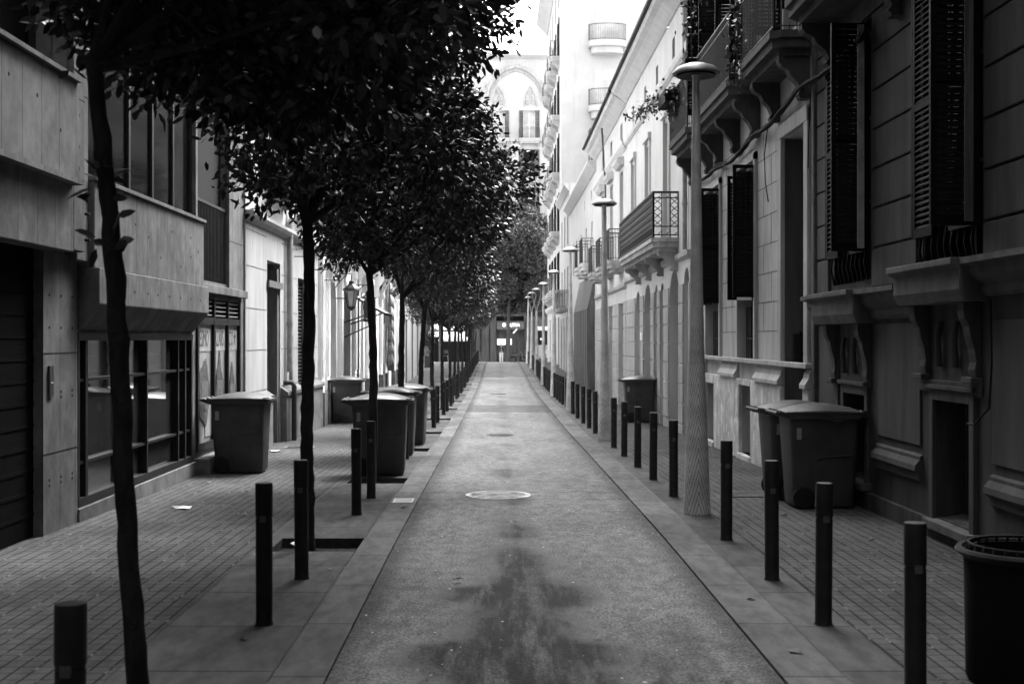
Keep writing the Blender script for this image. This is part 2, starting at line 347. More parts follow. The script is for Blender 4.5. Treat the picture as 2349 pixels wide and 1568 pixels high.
# ------------------------------------------------------------------ facades
def facade(F_, mat, parent, u0, u1, z0, z1, ops, th=.3, deep=8., ends=True, name='wall'):
    us = sorted(set([u0,u1]+[q for o in ops for q in o[:2] if u0 < q < u1])); zs = sorted(set([z0,z1]+[q for o in ops for q in o[2:4] if z0 < q < z1]))
    b = MB(F_)
    for i in range(len(us)-1):
        for j in range(len(zs)-1):
            cu, cz = (us[i]+us[i+1])/2, (zs[j]+zs[j+1])/2
            if any(o[0] < cu < o[1] and o[2] < cz < o[3] for o in ops): continue
            b.quad((us[i],0,zs[j]),(us[i+1],0,zs[j]),(us[i+1],0,zs[j+1]),(us[i],0,zs[j+1]))
    for o in ops:
        a, c, p, q = o[:4]; arch = len(o) > 4 and o[4]; t = o[5] if len(o) > 5 else th
        q2 = q-(c-a)/2 if arch else q
        b.quad((a,0,p),(a,t,p),(a,t,q2),(a,0,q2)); b.quad((c,0,p),(c,t,p),(c,t,q2),(c,0,q2)); b.quad((a,0,p),(c,0,p),(c,t,p),(a,t,p))
        if not arch: b.quad((a,0,q),(c,0,q),(c,t,q),(a,t,q))
        else:
            r = (c-a)/2; m = (a+c)/2; n = 10
            pt = [(m-r*math.cos(math.pi*k/n), q2+r*math.sin(math.pi*k/n)) for k in range(n+1)]
            for k in range(n):
                b.quad((pt[k][0],0,pt[k][1]),(pt[k+1][0],0,pt[k+1][1]),(pt[k+1][0],t,pt[k+1][1]),(pt[k][0],t,pt[k][1]))
                b.quad((pt[k][0],0,pt[k][1]),(pt[k+1][0],0,pt[k+1][1]),(pt[k+1][0],0,q+.0),(pt[k][0],0,q+.0))
    b.quad((u0,0,z1),(u1,0,z1),(u1,deep,z1),(u0,deep,z1))
    b.quad((u0,0,z0),(u0,deep,z0),(u0,deep,z1),(u0,0,z1)); b.quad((u1,0,z0),(u1,deep,z0),(u1,deep,z1),(u1,0,z1))
    b.quad((u0,deep,z0),(u1,deep,z0),(u1,deep,z1),(u0,deep,z1))
    return b.build(name, mat, parent)
def window(F_, parent, a, c, p, q, t=.26, fm=None, gm=None, nu=2, nz=3, name='window', fw=.05):
    fm = fm or DARKF; gm = gm or GLASS
    b = MB(F_); d0, d1 = t-.05, t+.01
    b.box(a,a+fw,d0,d1,p,q).box(c-fw,c,d0,d1,p,q).box(a+fw,c-fw,d0,d1,p,p+fw).box(a+fw,c-fw,d0,d1,q-fw,q)
    for i in range(1,nu): m = a+(c-a)*i/nu; b.box(m-fw*.5,m+fw*.5,d0+.005,d1,p+fw,q-fw)
    for i in range(1,nz): m = p+(q-p)*i/nz; b.box(a+fw,c-fw,d0+.01,d1,m-fw*.3,m+fw*.3)
    o = b.build(name, fm, parent)
    MB(F_).quad((a,t-.012,p),(c,t-.012,p),(c,t-.012,q),(a,t-.012,q)).build('pane', gm, o)
    return o
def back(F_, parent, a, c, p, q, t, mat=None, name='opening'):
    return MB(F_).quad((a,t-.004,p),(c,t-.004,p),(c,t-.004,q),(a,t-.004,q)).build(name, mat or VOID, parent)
def louvre(F_, parent, a, c, w0, w1, p, q, flat=True, mat=None, name='shutter', pitch=.055):
    """louvred leaf between two corners; flat: lies parallel to the wall (thickness w), else stands out from it (thickness u)"""
    b = MB(F_); s = .05
    if flat:
        b.box(a,a+s,w0,w1,p,q).box(c-s,c,w0,w1,p,q).box(a+s,c-s,w0,w1,p,p+s*1.6).box(a+s,c-s,w0,w1,q-s,q); b.box(a+s,c-s,w0,w1,(p+q)/2-.03,(p+q)/2+.03)
        z = p+s*1.6
        while z < q-s-pitch:
            b.add([(a+s,w0+.004,z),(c-s,w0+.004,z),(c-s,w1-.004,z+pitch*.8),(a+s,w1-.004,z+pitch*.8),(a+s,w0+.004,z+.012),(c-s,w0+.004,z+.012),(c-s,w1-.004,z+pitch*.8+.012),(a+s,w1-.004,z+pitch*.8+.012)],[(0,1,2,3),(4,5,6,7),(0,1,5,4),(3,2,6,7)]); z += pitch
    else:
        b.box(a,c,w0,w0+s,p,q).box(a,c,w1-s,w1,p,q).box(a,c,w0+s,w1-s,p,p+s*1.6).box(a,c,w0+s,w1-s,q-s,q); b.box(a,c,w0+s,w1-s,(p+q)/2-.03,(p+q)/2+.03)
        z = p+s*1.6
        while z < q-s-pitch:
            b.add([(a+.003,w0+s,z),(a+.003,w1-s,z),(c-.003,w1-s,z+pitch*.8),(c-.003,w0+s,z+pitch*.8),(a+.003,w0+s,z+.012),(a+.003,w1-s,z+.012),(c-.003,w1-s,z+pitch*.8+.012),(c-.003,w0+s,z+pitch*.8+.012)],[(0,1,2,3),(4,5,6,7),(0,1,5,4),(3,2,6,7)]); z += pitch
    return b.build(name, mat or SHUT, parent)
def cornice(F_, parent, u0, u1, z, prof, mat, name='cornice'):
    return MB(F_).prism([(0.02,z+prof[0][1])]+[(-a,z+h) for a, h in prof]+[(0.02,z+prof[-1][1])], u0, u1).build(name, mat, parent)
def railing(F_, parent, a, c, out, z, h, step=.11, mat=None, style='bars', r=.009, near=True):
    b = MB(F_); w0 = -out+.04
    path = [((a+.03,0),(a+.03,w0)),((a+.03,w0),(c-.03,w0)),((c-.03,w0),(c-.03,0))]
    for sg, (p, q) in enumerate(path):
        L = math.hypot(q[0]-p[0], q[1]-p[1]); n = max(2, int(round(L/step)))
        P = lambda k: (p[0]+(q[0]-p[0])*k, p[1]+(q[1]-p[1])*k)
        for zz, rr in ((z+.06, r), (z+h, r*1.8), (z+h-.12, r)): b.tube([(*P(0),zz),(*P(1),zz)], rr, 5)
        if style == 'bars':
            for i in range(n+1): b.tube([(*P(i/n),z),(*P(i/n),z+h)], r if i % n else r*1.7, 5)
        else:
            b.tube([(*P(0),z+.24),(*P(1),z+.24)], r, 5)
            for i in range(n+1): b.tube([(*P(i/n),z),(*P(i/n),z+h)], r*.9 if i % n else r*1.8, 5)
            for i in range(n):
                k0, km, k1 = P(i/n), P((i+.5)/n), P((i+1)/n)
                for z0, z1 in ((z+.06, z+.24), (z+h-.12, z+h)):
                    zm = (z0+z1)/2; b.tube([(*km,z0),(*k0,zm),(*km,z1),(*k1,zm),(*km,z0)], r*.7, 4)
                if style == 'lattice' or sg == 1 or i < 1 or i == n-1:
                    zz = z+.24; dz = (h-.36)/4
                    for q_ in range(4): b.tube([(*k0,zz+q_*dz),(*k1,zz+(q_+1)*dz)], r*.6, 4); b.tube([(*k1,zz+q_*dz),(*k0,zz+(q_+1)*dz)], r*.6, 4)
    return b.build('railing', mat or IRON, parent)
def scroll(b, u0, u1, out, zt, zb):
    """S-scroll console: profile in (w,z)"""
    h = zt-zb; pr = [(0.0,zt),(-out,zt),(-out,zt-.12*h),(-out*.92,zt-.22*h),(-out*.7,zt-.32*h),(-out*.62,zt-.45*h),(-out*.4,zt-.62*h),(-out*.3,zt-.8*h),(-out*.38,zt-.9*h),(-out*.3,zb),(0.0,zb)]
    b.prism(pr, u0, u1)
def balcony(F_, parent, a, c, z, out=.55, th=.16, h=.95, mat=None, style='bars', cons=2, step=.11, conz=.45, rmat=None):
    mat = mat or TRIMA
    b = MB(F_); ch = .12
    b.slab([(a,0),(a,-out+ch),(a+ch,-out),(c-ch,-out),(c,-out+ch),(c,0)], z-th*.45, z)
    b.slab([(a+.04,0),(a+.04,-out+ch+.03),(a+ch+.03,-out+.04),(c-ch-.03,-out+.04),(c-.04,-out+ch+.03),(c-.04,0)], z-th, z-th*.45)
    b.slab([(a+.12,0),(a+.12,-out+.2),(a+.2,-out+.14),(c-.2,-out+.14),(c-.12,-out+.2),(c-.12,0)], z-th*1.45, z-th)
    o = b.build('balcony', mat, parent)
    if cons:
        for i in range(cons):
            u = a+.25+(c-a-.5)*i/max(cons-1,1); k = MB(F_); scroll(k, u-.08, u+.08, out*.75, z-th*1.45, z-th-conz); k.build('console', mat, o)
    railing(F_, o, a+.02, c-.02, out, z, h, step, rmat, style, .015 if style == 'panel' else .009)
    return o
def pipe(F_, parent, u, w_, z0, z1, r=.045, mat=None, top=None):
    b = MB(F_); pts = [(u,w_,z0),(u,w_,z1)]
    if top: pts += top
    b.tube(pts, r, 10); z = z0+.9
    while z < z1: b.tube([(u,w_,z),(u,w_,z+.06)], r*1.25, 10); z += 1.7
    return b.build('drainpipe', mat or PIPE, parent, True)
def text(s, size, mat, parent, name, mw, ext=.004, font_scale=(1,1)):
    c = bpy.data.curves.new(name, 'FONT'); c.body = s; c.size = size; c.extrude = ext; c.resolution_u = 2; c.align_x = 'CENTER'; c.align_y = 'CENTER'
    t = bpy.data.objects.new(name, c); COL.objects.link(t); me = bpy.data.meshes.new_from_object(t.evaluated_get(bpy.context.evaluated_depsgraph_get()))
    bpy.data.objects.remove(t); bpy.data.curves.remove(c)
    me.transform(mw @ Matrix.Diagonal((font_scale[0], font_scale[1], 1, 1))); me.materials.clear(); me.materials.append(mat)
    return link(name, me, parent)
def onleft(x, y, z): return Matrix.Translation((x,y,z)) @ Matrix.Rotation(R(90),4,'Z') @ Matrix.Rotation(R(90),4,'X')
def onright(x, y, z): return Matrix.Translation((x,y,z)) @ Matrix.Rotation(R(-90),4,'Z') @ Matrix.Rotation(R(90),4,'X')
def onfront(x, y, z): return Matrix.Translation((x,y,z)) @ Matrix.Rotation(R(90),4,'X')

# ================================================================== LEFT SIDE
# ---- board-marked concrete building
XL = -4.15
L = left(XL)
B = thing('concrete_building', 'board-marked concrete building with garage opening and glazed bay, at the left edge', 'building', (XL,14,0))
ops = [(5.2,11.05,-.6,2.62,False,.1), (12.0,16.5,.14,1.86,False,.12), (12.05,16.75,3.42,8.4,False,.12), (16.85,18.65,2.62,8.4,False,.1), (16.75,19.55,.24,2.42,False,.1),
       (4.0,11.3,4.2,8.4,False,.2), (12.1,18.5,8.9,11.6,False,.3), (4,11.3,8.9,11.6,False,.3), (12.1,18.5,13,16,False,.3)]
facade(L, CONC, B, -14, 19.9, -.6, 29, ops, deep=10)
# garage
b = MB(L); b.box(5.2,11.05,.06,.1,-.6,2.62)
for i in range(12): b.box(5.2,11.05,.054,.06,.2+i*.2,.2+i*.2+.03)
b.build('garage_door', GAR, B)
for (a,c) in ((11.05,12.0),):                          # pilaster beside the garage, fin above
    MB(L).box(11.05,11.95,-.03,0,-.3,2.6).build('pilaster', CONC, B)
MB(L).box(11.36,11.66,-.2,0,2.62,22).build('fin', CONC, B, bevel=.01)
MB(L).box(11.68,12.0,-.12,0,2.55,22).build('fin', CONC, B, bevel=.01)
MB(L).box(-14,11.34,-.26,0,3.27,4.16).build('parapet_panel', CONC, B, bevel=.01)
MB(L).box(-14,11.34,-.3,0,3.22,3.27).build('drip_edge', CONC, B)
MB(L).box(-14,11.36,-.2,0,2.6,3.22).build('parapet_panel', CONC, B, bevel=.01)
MB(L).box(-14,11.3,-.3,0,4.16,4.2).build('coping', CONC, B)
# bay
MB(L).box(12.03,16.5,-.17,0,2.5,3.36).build('bay_panel', CONC, B, bevel=.012)
MB(L).box(12.02,16.53,-.2,.02,3.36,3.4).build('coping', CONC, B)
MB(L).prism([(0,2.5),(-.22,2.5),(-.22,2.14),(0,1.88)], 12.03, 16.58).build('bay_panel', CONC, B, bevel=.012)
b = MB(L)                                              # formwork tie holes
for u, z in ((12.25,3.05),(12.25,2.3),(13.2,2.3),(13.7,2.3),(14.1,2.3),(14.6,2.3),(15.1,2.3),(15.6,2.3),(16.1,2.3),(13.9,2.95),(14.4,2.75),(14.9,3.1),(15.3,2.7),(15.8,3.1),(15.8,2.85),(16.2,2.95),(13.4,3.05)):
    w_ = -.172 if z > 2.5 else -.222; b.tube([(u,w_,z),(u,w_+.01,z)], .016, 8)
for z in (3.0,2.75,2.2,1.9,1.3,1.25,.5,.45):
    for u in (11.2,11.5,11.8): b.tube([(u,-.033 if z < 2.6 else -.2,z),(u,-.02,z)], .014, 8)
for z in (3.4,3.6,3.9,4.3,4.35,4.9,5.4): b.tube([(11.5,-.203,z),(11.5,-.19,z)], .016, 8); b.tube([(11.83,-.123,z+.1),(11.83,-.11,z+.1)], .014, 8)
for u, z in ((10.3,3.85),(10.85,3.65),(9.7,3.9)): b.tube([(u,-.262,z),(u,-.25,z)], .018, 8)
b.build('tie_holes', VOID, B)
for z in (1.66,.74): MB(L).box(11.05,11.95,-.0325,-.02,z,z+.008).build('joint_line', VOID, B)
for z in (3.3,4.05,5.0,6.0): MB(L).box(11.36,11.66,-.2025,-.19,z,z+.008).build('joint_line', VOID, B); MB(L).box(11.68,12.0,-.1225,-.11,z+.1,z+.108).build('joint_line', VOID, B)
for z in (2.4,3.3,4.2,5.1): MB(L).box(18.7,19.9,-.0025,.0,z,z+.01).build('joint_line', VOID, B)
# vitrine
o = MB(L)
for a, c in ((12.0,12.05),(12.22,12.29),(13.5,13.55),(13.62,13.66),(14.35,14.4),(15.75,15.8),(16.1,16.16),(16.44,16.5)): o.box(a,c,-.02,.08,.14,1.86)
o.box(12,16.5,-.025,.085,.14,.22).box(12,16.5,-.025,.085,1.78,1.86).box(12,16.5,.0,.08,1.37,1.4).box(12,16.5,.0,.08,.55,.58)
o = o.build('vitrine', DARKF, B)
MB(L).quad((12,.06,.14),(16.5,.06,.14),(16.5,.06,1.86),(12,.06,1.86)).build('pane', M('reflecting_glass', .03, .03, .3, 1, bump=0, spec=.9), o)
MB(L).box(11.95,16.6,-.05,0,-.2,.13).build('plinth', PLIN, B, bevel=.01)
# intercom
o = MB(L).box(11.16,11.26,-.05,-.031,1.27,1.55).build('intercom', IRON, B); MB(L).box(11.185,11.235,-.055,-.051,1.39,1.4).build('button', WHITE, o)
# upper windows
window(L, B, 12.05,16.75,3.42,8.4,.1,nu=5,nz=1,fw=.07,gm=M('deep_window_glass', .006, .1, .2, 1, bump=0, spec=.015)); window(L, B, 4.0,11.3,4.2,8.4,.18,gm=MATS['deep_window_glass'],nu=5,nz=1,fw=.08)
window(L, B, 12.1,18.5,8.9,11.6,.28,nu=5,nz=1); window(L, B, 4,11.3,8.9,11.6,.28,nu=5,nz=1); window(L, B, 12.1,18.5,13,16,.28,nu=5,nz=1)
back(L, B, 16.85,18.65,2.62,8.4,.1,VOID,'recess_shade')  # dark sheet painted in place of the shade inside the recess
b = MB(L)
for i in range(20): u = 16.95+i*.088; b.box(u,u+.012,.02,.05,2.65,3.72)
b.box(16.9,18.65,.015,.055,3.72,3.76); b.build('railing', IRON, B)
MB(L).box(16.6,19.75,-.1,0,2.44,2.56).build('ledge', CONC, B, bevel=.01)
MB(L).box(18.65,18.7,-.04,0,2.56,22).build('column', CONC, B)
# breakfast shop window with posters
fr = MB(L)
for u in (16.75,17.72,18.62,19.47): fr.box(u,u+.08,-.03,.09,.24,2.42)
fr.box(16.83,19.47,-.025,.085,.24,.34).box(16.83,19.47,-.025,.085,2.0,2.1).box(16.83,19.47,-.025,.085,2.36,2.42)
SF = fr.build('shopfront', DARKF, B)
b = MB(L)
for i in range(3):
    for k in range(4): b.prism([(.06,2.12+k*.065),(.0,2.1+k*.065+.03),(.0,2.1+k*.065+.045),(.07,2.14+k*.065)], 16.84+i*.9, 17.7+i*.9)
b.build('vent_louvre', PIPE, SF)
for i,(a,c) in enumerate(((16.83,17.72),(17.8,18.62),(18.7,19.47))):
    P = MB(L).box(a,c,.02,.03,.34,2.0).build('poster', MIDG, SF)
    MB(L).box(a,c,.014,.02,1.62,2.0).build('poster_header', PIPE, P)
    m = (a+c)/2; sh = MB(L); zc = (1.0,.98,.9)[i]; hh = (.42,.5,.42)[i]
    for q, (du, s_) in enumerate(((0,1),(-.14,.62),(.15,.7))[: (1 if i == 0 else 3)]):
        pts = []
        for k in range(20):
            an = 2*math.pi*k/20; rr = 1+.12*math.sin(5*an+q+i); pts.append((m+du+math.sin(an)*(.3 if i == 0 else .17)*rr*s_, zc-.1*(q>0)+math.cos(an)*hh*rr*s_*(1 if math.cos(an) < 0 else 1.15)))
        sh.face(pts, .008-q*.002, .02)
    sh.build('printed_shape', PRINT, P)
    rib = MB(L)
    for k in range(6): uu = m-.16+k*.06; rib.face([(uu,zc-.22),(uu+.012,zc-.22),(uu+.03,zc+.2),(uu+.018,zc+.2)], .001, .003)
    rib.build('printed_ribs', PRINT2, P)
    if i == 0: MB(L).box(a+.5,c,.012,.02,.4,.85).build('poster_patch', PIPE, P)
    text(('ESMO','RZARS','·CO★')[i], .34, PRINT, P, 'lettering', onleft(XL-.012+.0, m, 1.79), .001, ((.62,.56,.62)[i],1))
MB(L).box(16.65,17.9,-.22,0,-.2,.16).build('step', CONC, B, bevel=.015)
# ---- light stone house with door and roller shutter
XM = -4.12; L2 = left(XM)
B = thing('stone_house', 'light stone house with a tall dark doorway and a roller shutter, past the concrete building', 'building', (XM,24,-.2))
ops = [(21.75,23.05,-.5,3.2,False,.35),(25.1,26.3,-.5,3.05,False,.2),(22.2,23.3,4.9,7.2,False,.25),(25.2,26.3,4.9,7.2,False,.25),(22.2,23.3,8.4,10,False,.25),(25.2,26.3,8.4,10,False,.25)]
facade(L2, WALLL, B, 19.9, 27.9, -.6, 11.2, ops, deep=9)
for a, c in ((19.95,21.7),(23.1,25.05),(26.35,27.88)):
    MB(L2).box(a,c,-.12,0,-.5,.72).build('plinth', PLIN, B, bevel=.01); MB(L2).prism([(0,.72),(-.15,.72),(-.15,.78),(0,.88)], a-.02, c+.02).build('plinth_cap', TRIMA, B)
b = MB(L2)
for z in (.3,.9,1.6,2.3,3.0,3.6):
    for a, c in ((19.95,21.7),(23.2,25.0),(26.4,27.8)): b.box(a,c,-.004,0,z,z+.012)
b.build('joint_lines', PLIN, B)
o = MB(L2).box(21.75,23.05,.3,.36,-.5,3.2).build('door', WOOD, B)
MB(L2).box(21.72,23.1,-.05,0,2.72,2.84).build('lintel', TRIMA, B); MB(L2).box(22.85,23.04,.02,.3,-.4,3.1).build('door_frame', WOOD, B)
b = MB(L2)
for i in range(44): b.prism([(.12,-.3+i*.075),(.09,-.3+i*.075+.03),(.12,-.3+i*.075+.07)], 25.1, 26.3)
b.build('roller_shutter', SHUT, B)
pipe(L2, B, 23.65, -.08, 1.15, 4.0, .05, top=[(23.7,-.1,4.1),(24.0,-.1,4.2)]); pipe(L2, B, 23.85, -.07, .9, 4.4, .04)
MB(L2).tube([(23.45,0,.95),(23.45,-.16,.95),(23.45,-.2,.88),(23.45,-.2,-.25)], .05, 10).build('standpipe', IRON, B, True)
cornice(L2, B, 19.9, 27.9, 3.72, [(.03,0),(.1,.06),(.14,.12),(.14,.18)], WALLL)
cornice(L2, B, 19.9, 27.9, 10.7, [(.05,0),(.2,.15),(.35,.3),(.35,.5)], WALLL)
for a, c, p, q in ((22.2,23.3,4.9,7.2),(25.2,26.3,4.9,7.2),(22.2,23.3,8.4,10),(25.2,26.3,8.4,10)): window(L2, B, a,c,p,q,.2,gm=GLASS)
for a, c in ((22.2,23.3),(25.2,26.3)): balcony(L2, B, a-.3,c+.3,4.85,.5,.15,.95,WALLL)
# ---- ornate cream house with projecting balconies
XO = -4.15; L3 = left(XO)
B = thing('ornate_house', 'cream ornate house with lattice balcony on scrolled corbels and fluted pilasters, behind the tree row', 'building', (XO,38,-.3))
wins = [(30.4,31.6),(35.5,36.7),(40.8,42),(46,47.2)]
ops = [(29.6,31.3,-.6,3.4,True,.5),(32.3,34.3,-.6,3.1,False,.6),(36.2,37.6,-.6,3.2,True,.4),(40.0,41.6,-.6,3.2,True,.4),(45.0,46.4,-.6,3.2,True,.4)]
for a, c in wins: ops += [(a,c,4.7,7.3,False,.25),(a,c,8.6,10.8,False,.25)]
facade(L3, WALLL2, B, 27.9, 50.5, -.6, 12.4, ops, deep=9)
for a, c in wins: window(L3, B, a,c,4.7,7.3,.2,fm=WHITE); window(L3, B, a,c,8.6,10.8,.2,fm=WHITE); louvre(L3,B,c,c+.55,-.05,-.01,4.75,7.25); louvre(L3,B,a-.55,a,-.05,-.01,4.75,7.25)
back(L3, B, 32.3,34.3,-.6,3.1,.6); back(L3,B,29.6,31.3,-.6,3.4,.5,VOID)
for a, c in ((36.2,37.6),(40,41.6),(45,46.4)): window(L3,B,a,c,-.6,3.2,.38,nu=2,nz=2,name='door')
for u in (28.1,29.0,31.5,34.6,35.4,38,39.2,42.4,44.0,47.4,49.6):
    b = MB(L3); b.box(u,u+.45,-.09,0,-.5,3.7)
    for k in range(3): b.box(u+.05+k*.13,u+.1+k*.13,-.12,-.09,.9,3.5)
    for z in (.8,1.3,1.8,2.3,2.8,3.3): b.box(u-.01,u+.46,-.105,-.0,z,z+.03)
    b.box(u-.03,u+.48,-.13,0,3.5,3.7); b.build('pilaster', WALLL2, B, bevel=.006)
    MB(L3).box(u-.04,u+.49,-.16,0,-.5,.55).build('pilaster_base', PLIN if u < 29.5 else TRIMA, B, bevel=.01)
cornice(L3, B, 27.9, 50.5, 3.8, [(.03,0),(.1,.08),(.16,.14),(.16,.24)], WALLL2); cornice(L3, B, 27.9, 50.5, 11.8, [(.05,0),(.25,.2),(.45,.35),(.45,.6)], WALLL2)
for a, c in ((29.2,32.2),(34.9,37.4),(40.2,42.7),(45.2,48)):
    balcony(L3, B, a, c, 4.55, .75, .3, 1.0, WALLL2, 'lattice' if a < 34 else 'bars', 2, .16, 1.1, IRON if a > 34 else PIPE)
    balcony(L3, B, a+.2, c-.2, 8.5, .5, .2, .95, WALLL2)
# curved arch hood under the first balcony, facing down the street
b = MB(); n = 10
for s0, s1 in ((29.25, 29.4),):
    pts = [(XO, 2.4)]+[(XO+.75-.75*math.cos(math.pi/2*k/n), 2.9+1.1*math.sin(math.pi/2*k/n)) for k in range(n+1)]+[(XO+.75,4.25),(XO,4.25)]
    pts = [(XO,4.25),(XO,2.6),(XO+.06,2.6)]+[(XO+.06+.66*(1-math.cos(math.pi/2*k/n)), 2.6+1.25*math.sin(math.pi/2*k/n)) for k in range(1,n+1)]+[(XO+.74,4.25)]
    b.face([(p[0],p[1]) for p in pts], s0, s1)
b.build('arched_bracket', WALLL2, B)
o = MB(L3); o.prism([(0,3.12),(0,3.06),(-1.15,2.42),(-1.15,2.48)], 32.2, 34.4).prism([(-1.15,2.48),(-1.15,2.2),(-1.12,2.2),(-1.12,2.46)], 32.2, 34.4)
AW = o.build('awning', CLOTH if False else IRON, B)
MB(L3).tube([(32.3,0,2.2),(32.3,-.9,2.5)], .02, 6).tube([(32.3,0,1.8),(32.3,-.9,2.2)], .02, 6).tube([(34.2,0,2.2),(34.2,-.9,2.5)], .02, 6).build('awning_arm', IRON, AW)
pipe(L3, B, 35.1, -.1, -.2, 4.2, .05, IRON); pipe(L3, B, 43.2, -.1, -.2, 11, .05)
cl = MB(L3); rings = []
for k in range(9):
    z = 4.2-k*.42; rr = []
    for j in range(17):
        t = j/16; u = 43.4+1.5*t*(1-.06*k); rr.append((u, -.28-.1*math.sin(j*1.25+k*.25)*(.4+.1*k), z-.25*t*(k/8)))
    rings.append(rr)
for k in range(8):
    for j in range(16): cl.quad(rings[k][j], rings[k][j+1], rings[k+1][j+1], rings[k+1][j])
o = cl.build('hanging_cloth', CLOTH, None, True); tag(o, 'long pale cloth hanging in folds down the ornate house front', 'cloth')
s_ = o.modifiers.new('solid', 'SOLIDIFY'); s_.thickness = .01
# ---- far white corner house
XF = -4.3; L4 = left(XF)
B = thing('corner_house', 'white corner house where the tree side pavement opens to the avenue', 'building', (XF,60,-.2))
ops = []
for u in (52.5,56.5,60.5,64.5,68.2):
    ops += [(u,u+1.2,-.6,2.7,False,.3),(u,u+1.1,4.6,7,False,.25),(u,u+1.1,8.4,10.6,False,.25),(u,u+1.1,12.2,14.4,False,.25)]
facade(L4, WALLE, B, 50.5, 71, -.6, 17, ops, deep=12)
for o_ in ops: window(L4, B, *o_[:4], o_[5]-.05, fm=DARKF)
for u in (52.5,56.5,60.5,64.5,68.2):
    for z in (4.5,8.3,12.1): balcony(L4, B, u-.3,u+1.4,z,.5,.15,.95,WALLE,cons=0)
cornice(L4, B, 50.5, 71, 3.5, [(.03,0),(.12,.1),(.12,.25)], WALLE); cornice(L4, B, 50.5, 71, 16.5, [(.05,0),(.3,.2),(.5,.35),(.5,.6)], WALLE)

# ================================================================== RIGHT SIDE
# ---- dark stucco building with brackets and basement lights
XA = 3.95; A = right(XA)
B = thing('grey_stucco_building', 'dark grey stucco building with scroll brackets and low basement windows, at the right edge', 'building', (XA,11,0))
bw1 = [(13.05,13.85,.28,1.19),(10.15,11.0,.2,1.25),(6.9,7.8,.2,1.25)]
wn = [(12.9,14.35),(9.95,11.35),(6.6,8.0)]
ops = [(a,c,p,q,False,.45) for a,c,p,q in bw1]+[(a,c,2.42,5.2,False,.3) for a,c in wn]+[(a,c,6.3,8.9,False,.3) for a,c in wn]+[(a,c,10,12.4,False,.3) for a,c in wn]
facade(A, WALLA2, B, -14, 15.02, -.6, 26, ops, deep=10)
for a,c,p,q in bw1:
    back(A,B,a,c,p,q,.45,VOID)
    b = MB(A); b.box(a-.1,a,-.04,0,p-.05,q+.1).box(c,c+.1,-.04,0,p-.05,q+.1).box(a,c,-.04,0,q,q+.1).box(a-.14,c+.14,-.07,0,q+.1,q+.14); b.build('window_surround', WALLA, B, bevel=.006)
    b = MB(A); b.prism([(.3,p+.03),(-.05,p-.02),(-.1,p-.02),(-.1,p-.1),(.3,p-.1)], a-.12, c+.12); b.build('sill', TRIMA, B, bevel=.008)
    b = MB(A)
    for k in range(7): u = a+.06+k*(c-a-.12)/6; b.tube([(u,.25,p),(u,.25,q)], .012, 6)
    b.build('window_bars', IRON, B)
for z0, u0, u1 in ((2.26,11.5,15.0),(2.4,-14,11.5)):
    cornice(A,B,u0,u1,z0-.26,[(.03,0),(.06,.03),(.06,.1),(.12,.14),(.16,.18),(.16,.24),(.24,.26),(.24,.31)],TRIMA,'string_course')
for a,c in wn:
    z0 = 2.26 if a > 11.5 else 2.4
    MB(A).prism([(-.0,z0-.3),(-.2,z0-.3),(-.24,z0-.2),(-.24,z0-.04),(-.31,z0-.0),(-.31,z0+.056),(0,z0+.056)], a-.12, c+.12).build('sill', TRIMA, B, bevel=.008)
    for u in (a+.02, c-.2):
        b = MB(A); scroll(b, u, u+.15, .15, z0-.3, z0-.92); b.box(u-.02,u+.19,-.17,0,z0-.3,z0-.22).box(u-.03,u+.2,-.1,0,z0-.97,z0-.92); b.build('console', WALLA, B, bevel=.008)
    for k, uu in enumerate((.36,.64)):
        MB(A).tube([(a+(c-a)*uu,-.03,z0-.45),(a+(c-a)*uu,-.05,z0-.6),(a+(c-a)*uu,-.03,z0-.85)], .03, 8).build('relief_ornament', WALLA, B, True)
    MB(A).box(a-.02,c+.02,-.03,0,1.32 if a<12.5 else 1.28,z0-.97).build('apron_panel', WALLA, B, bevel=.006)
# base panels with sloping moulding
for a, c in ((11.35,12.7),(8.15,9.75),(14.1,15.0),(4.5,6.4)):
    MB(A).prism([(0,.72),(-.03,.70),(-.03,.67),(-.075,.62),(-.08,.57),(-.04,.54),(-.04,.48),(0,.46)], a, c).build('base_moulding', WALLA, B)
    MB(A).box(a+.03,c-.03,-.02,0,.8,1.95).build('wall_panel', WALLA, B, bevel=.006)
MB(A).box(-14,15.0,-.05,0,-.4,.17).build('plinth', WALLA2, B)
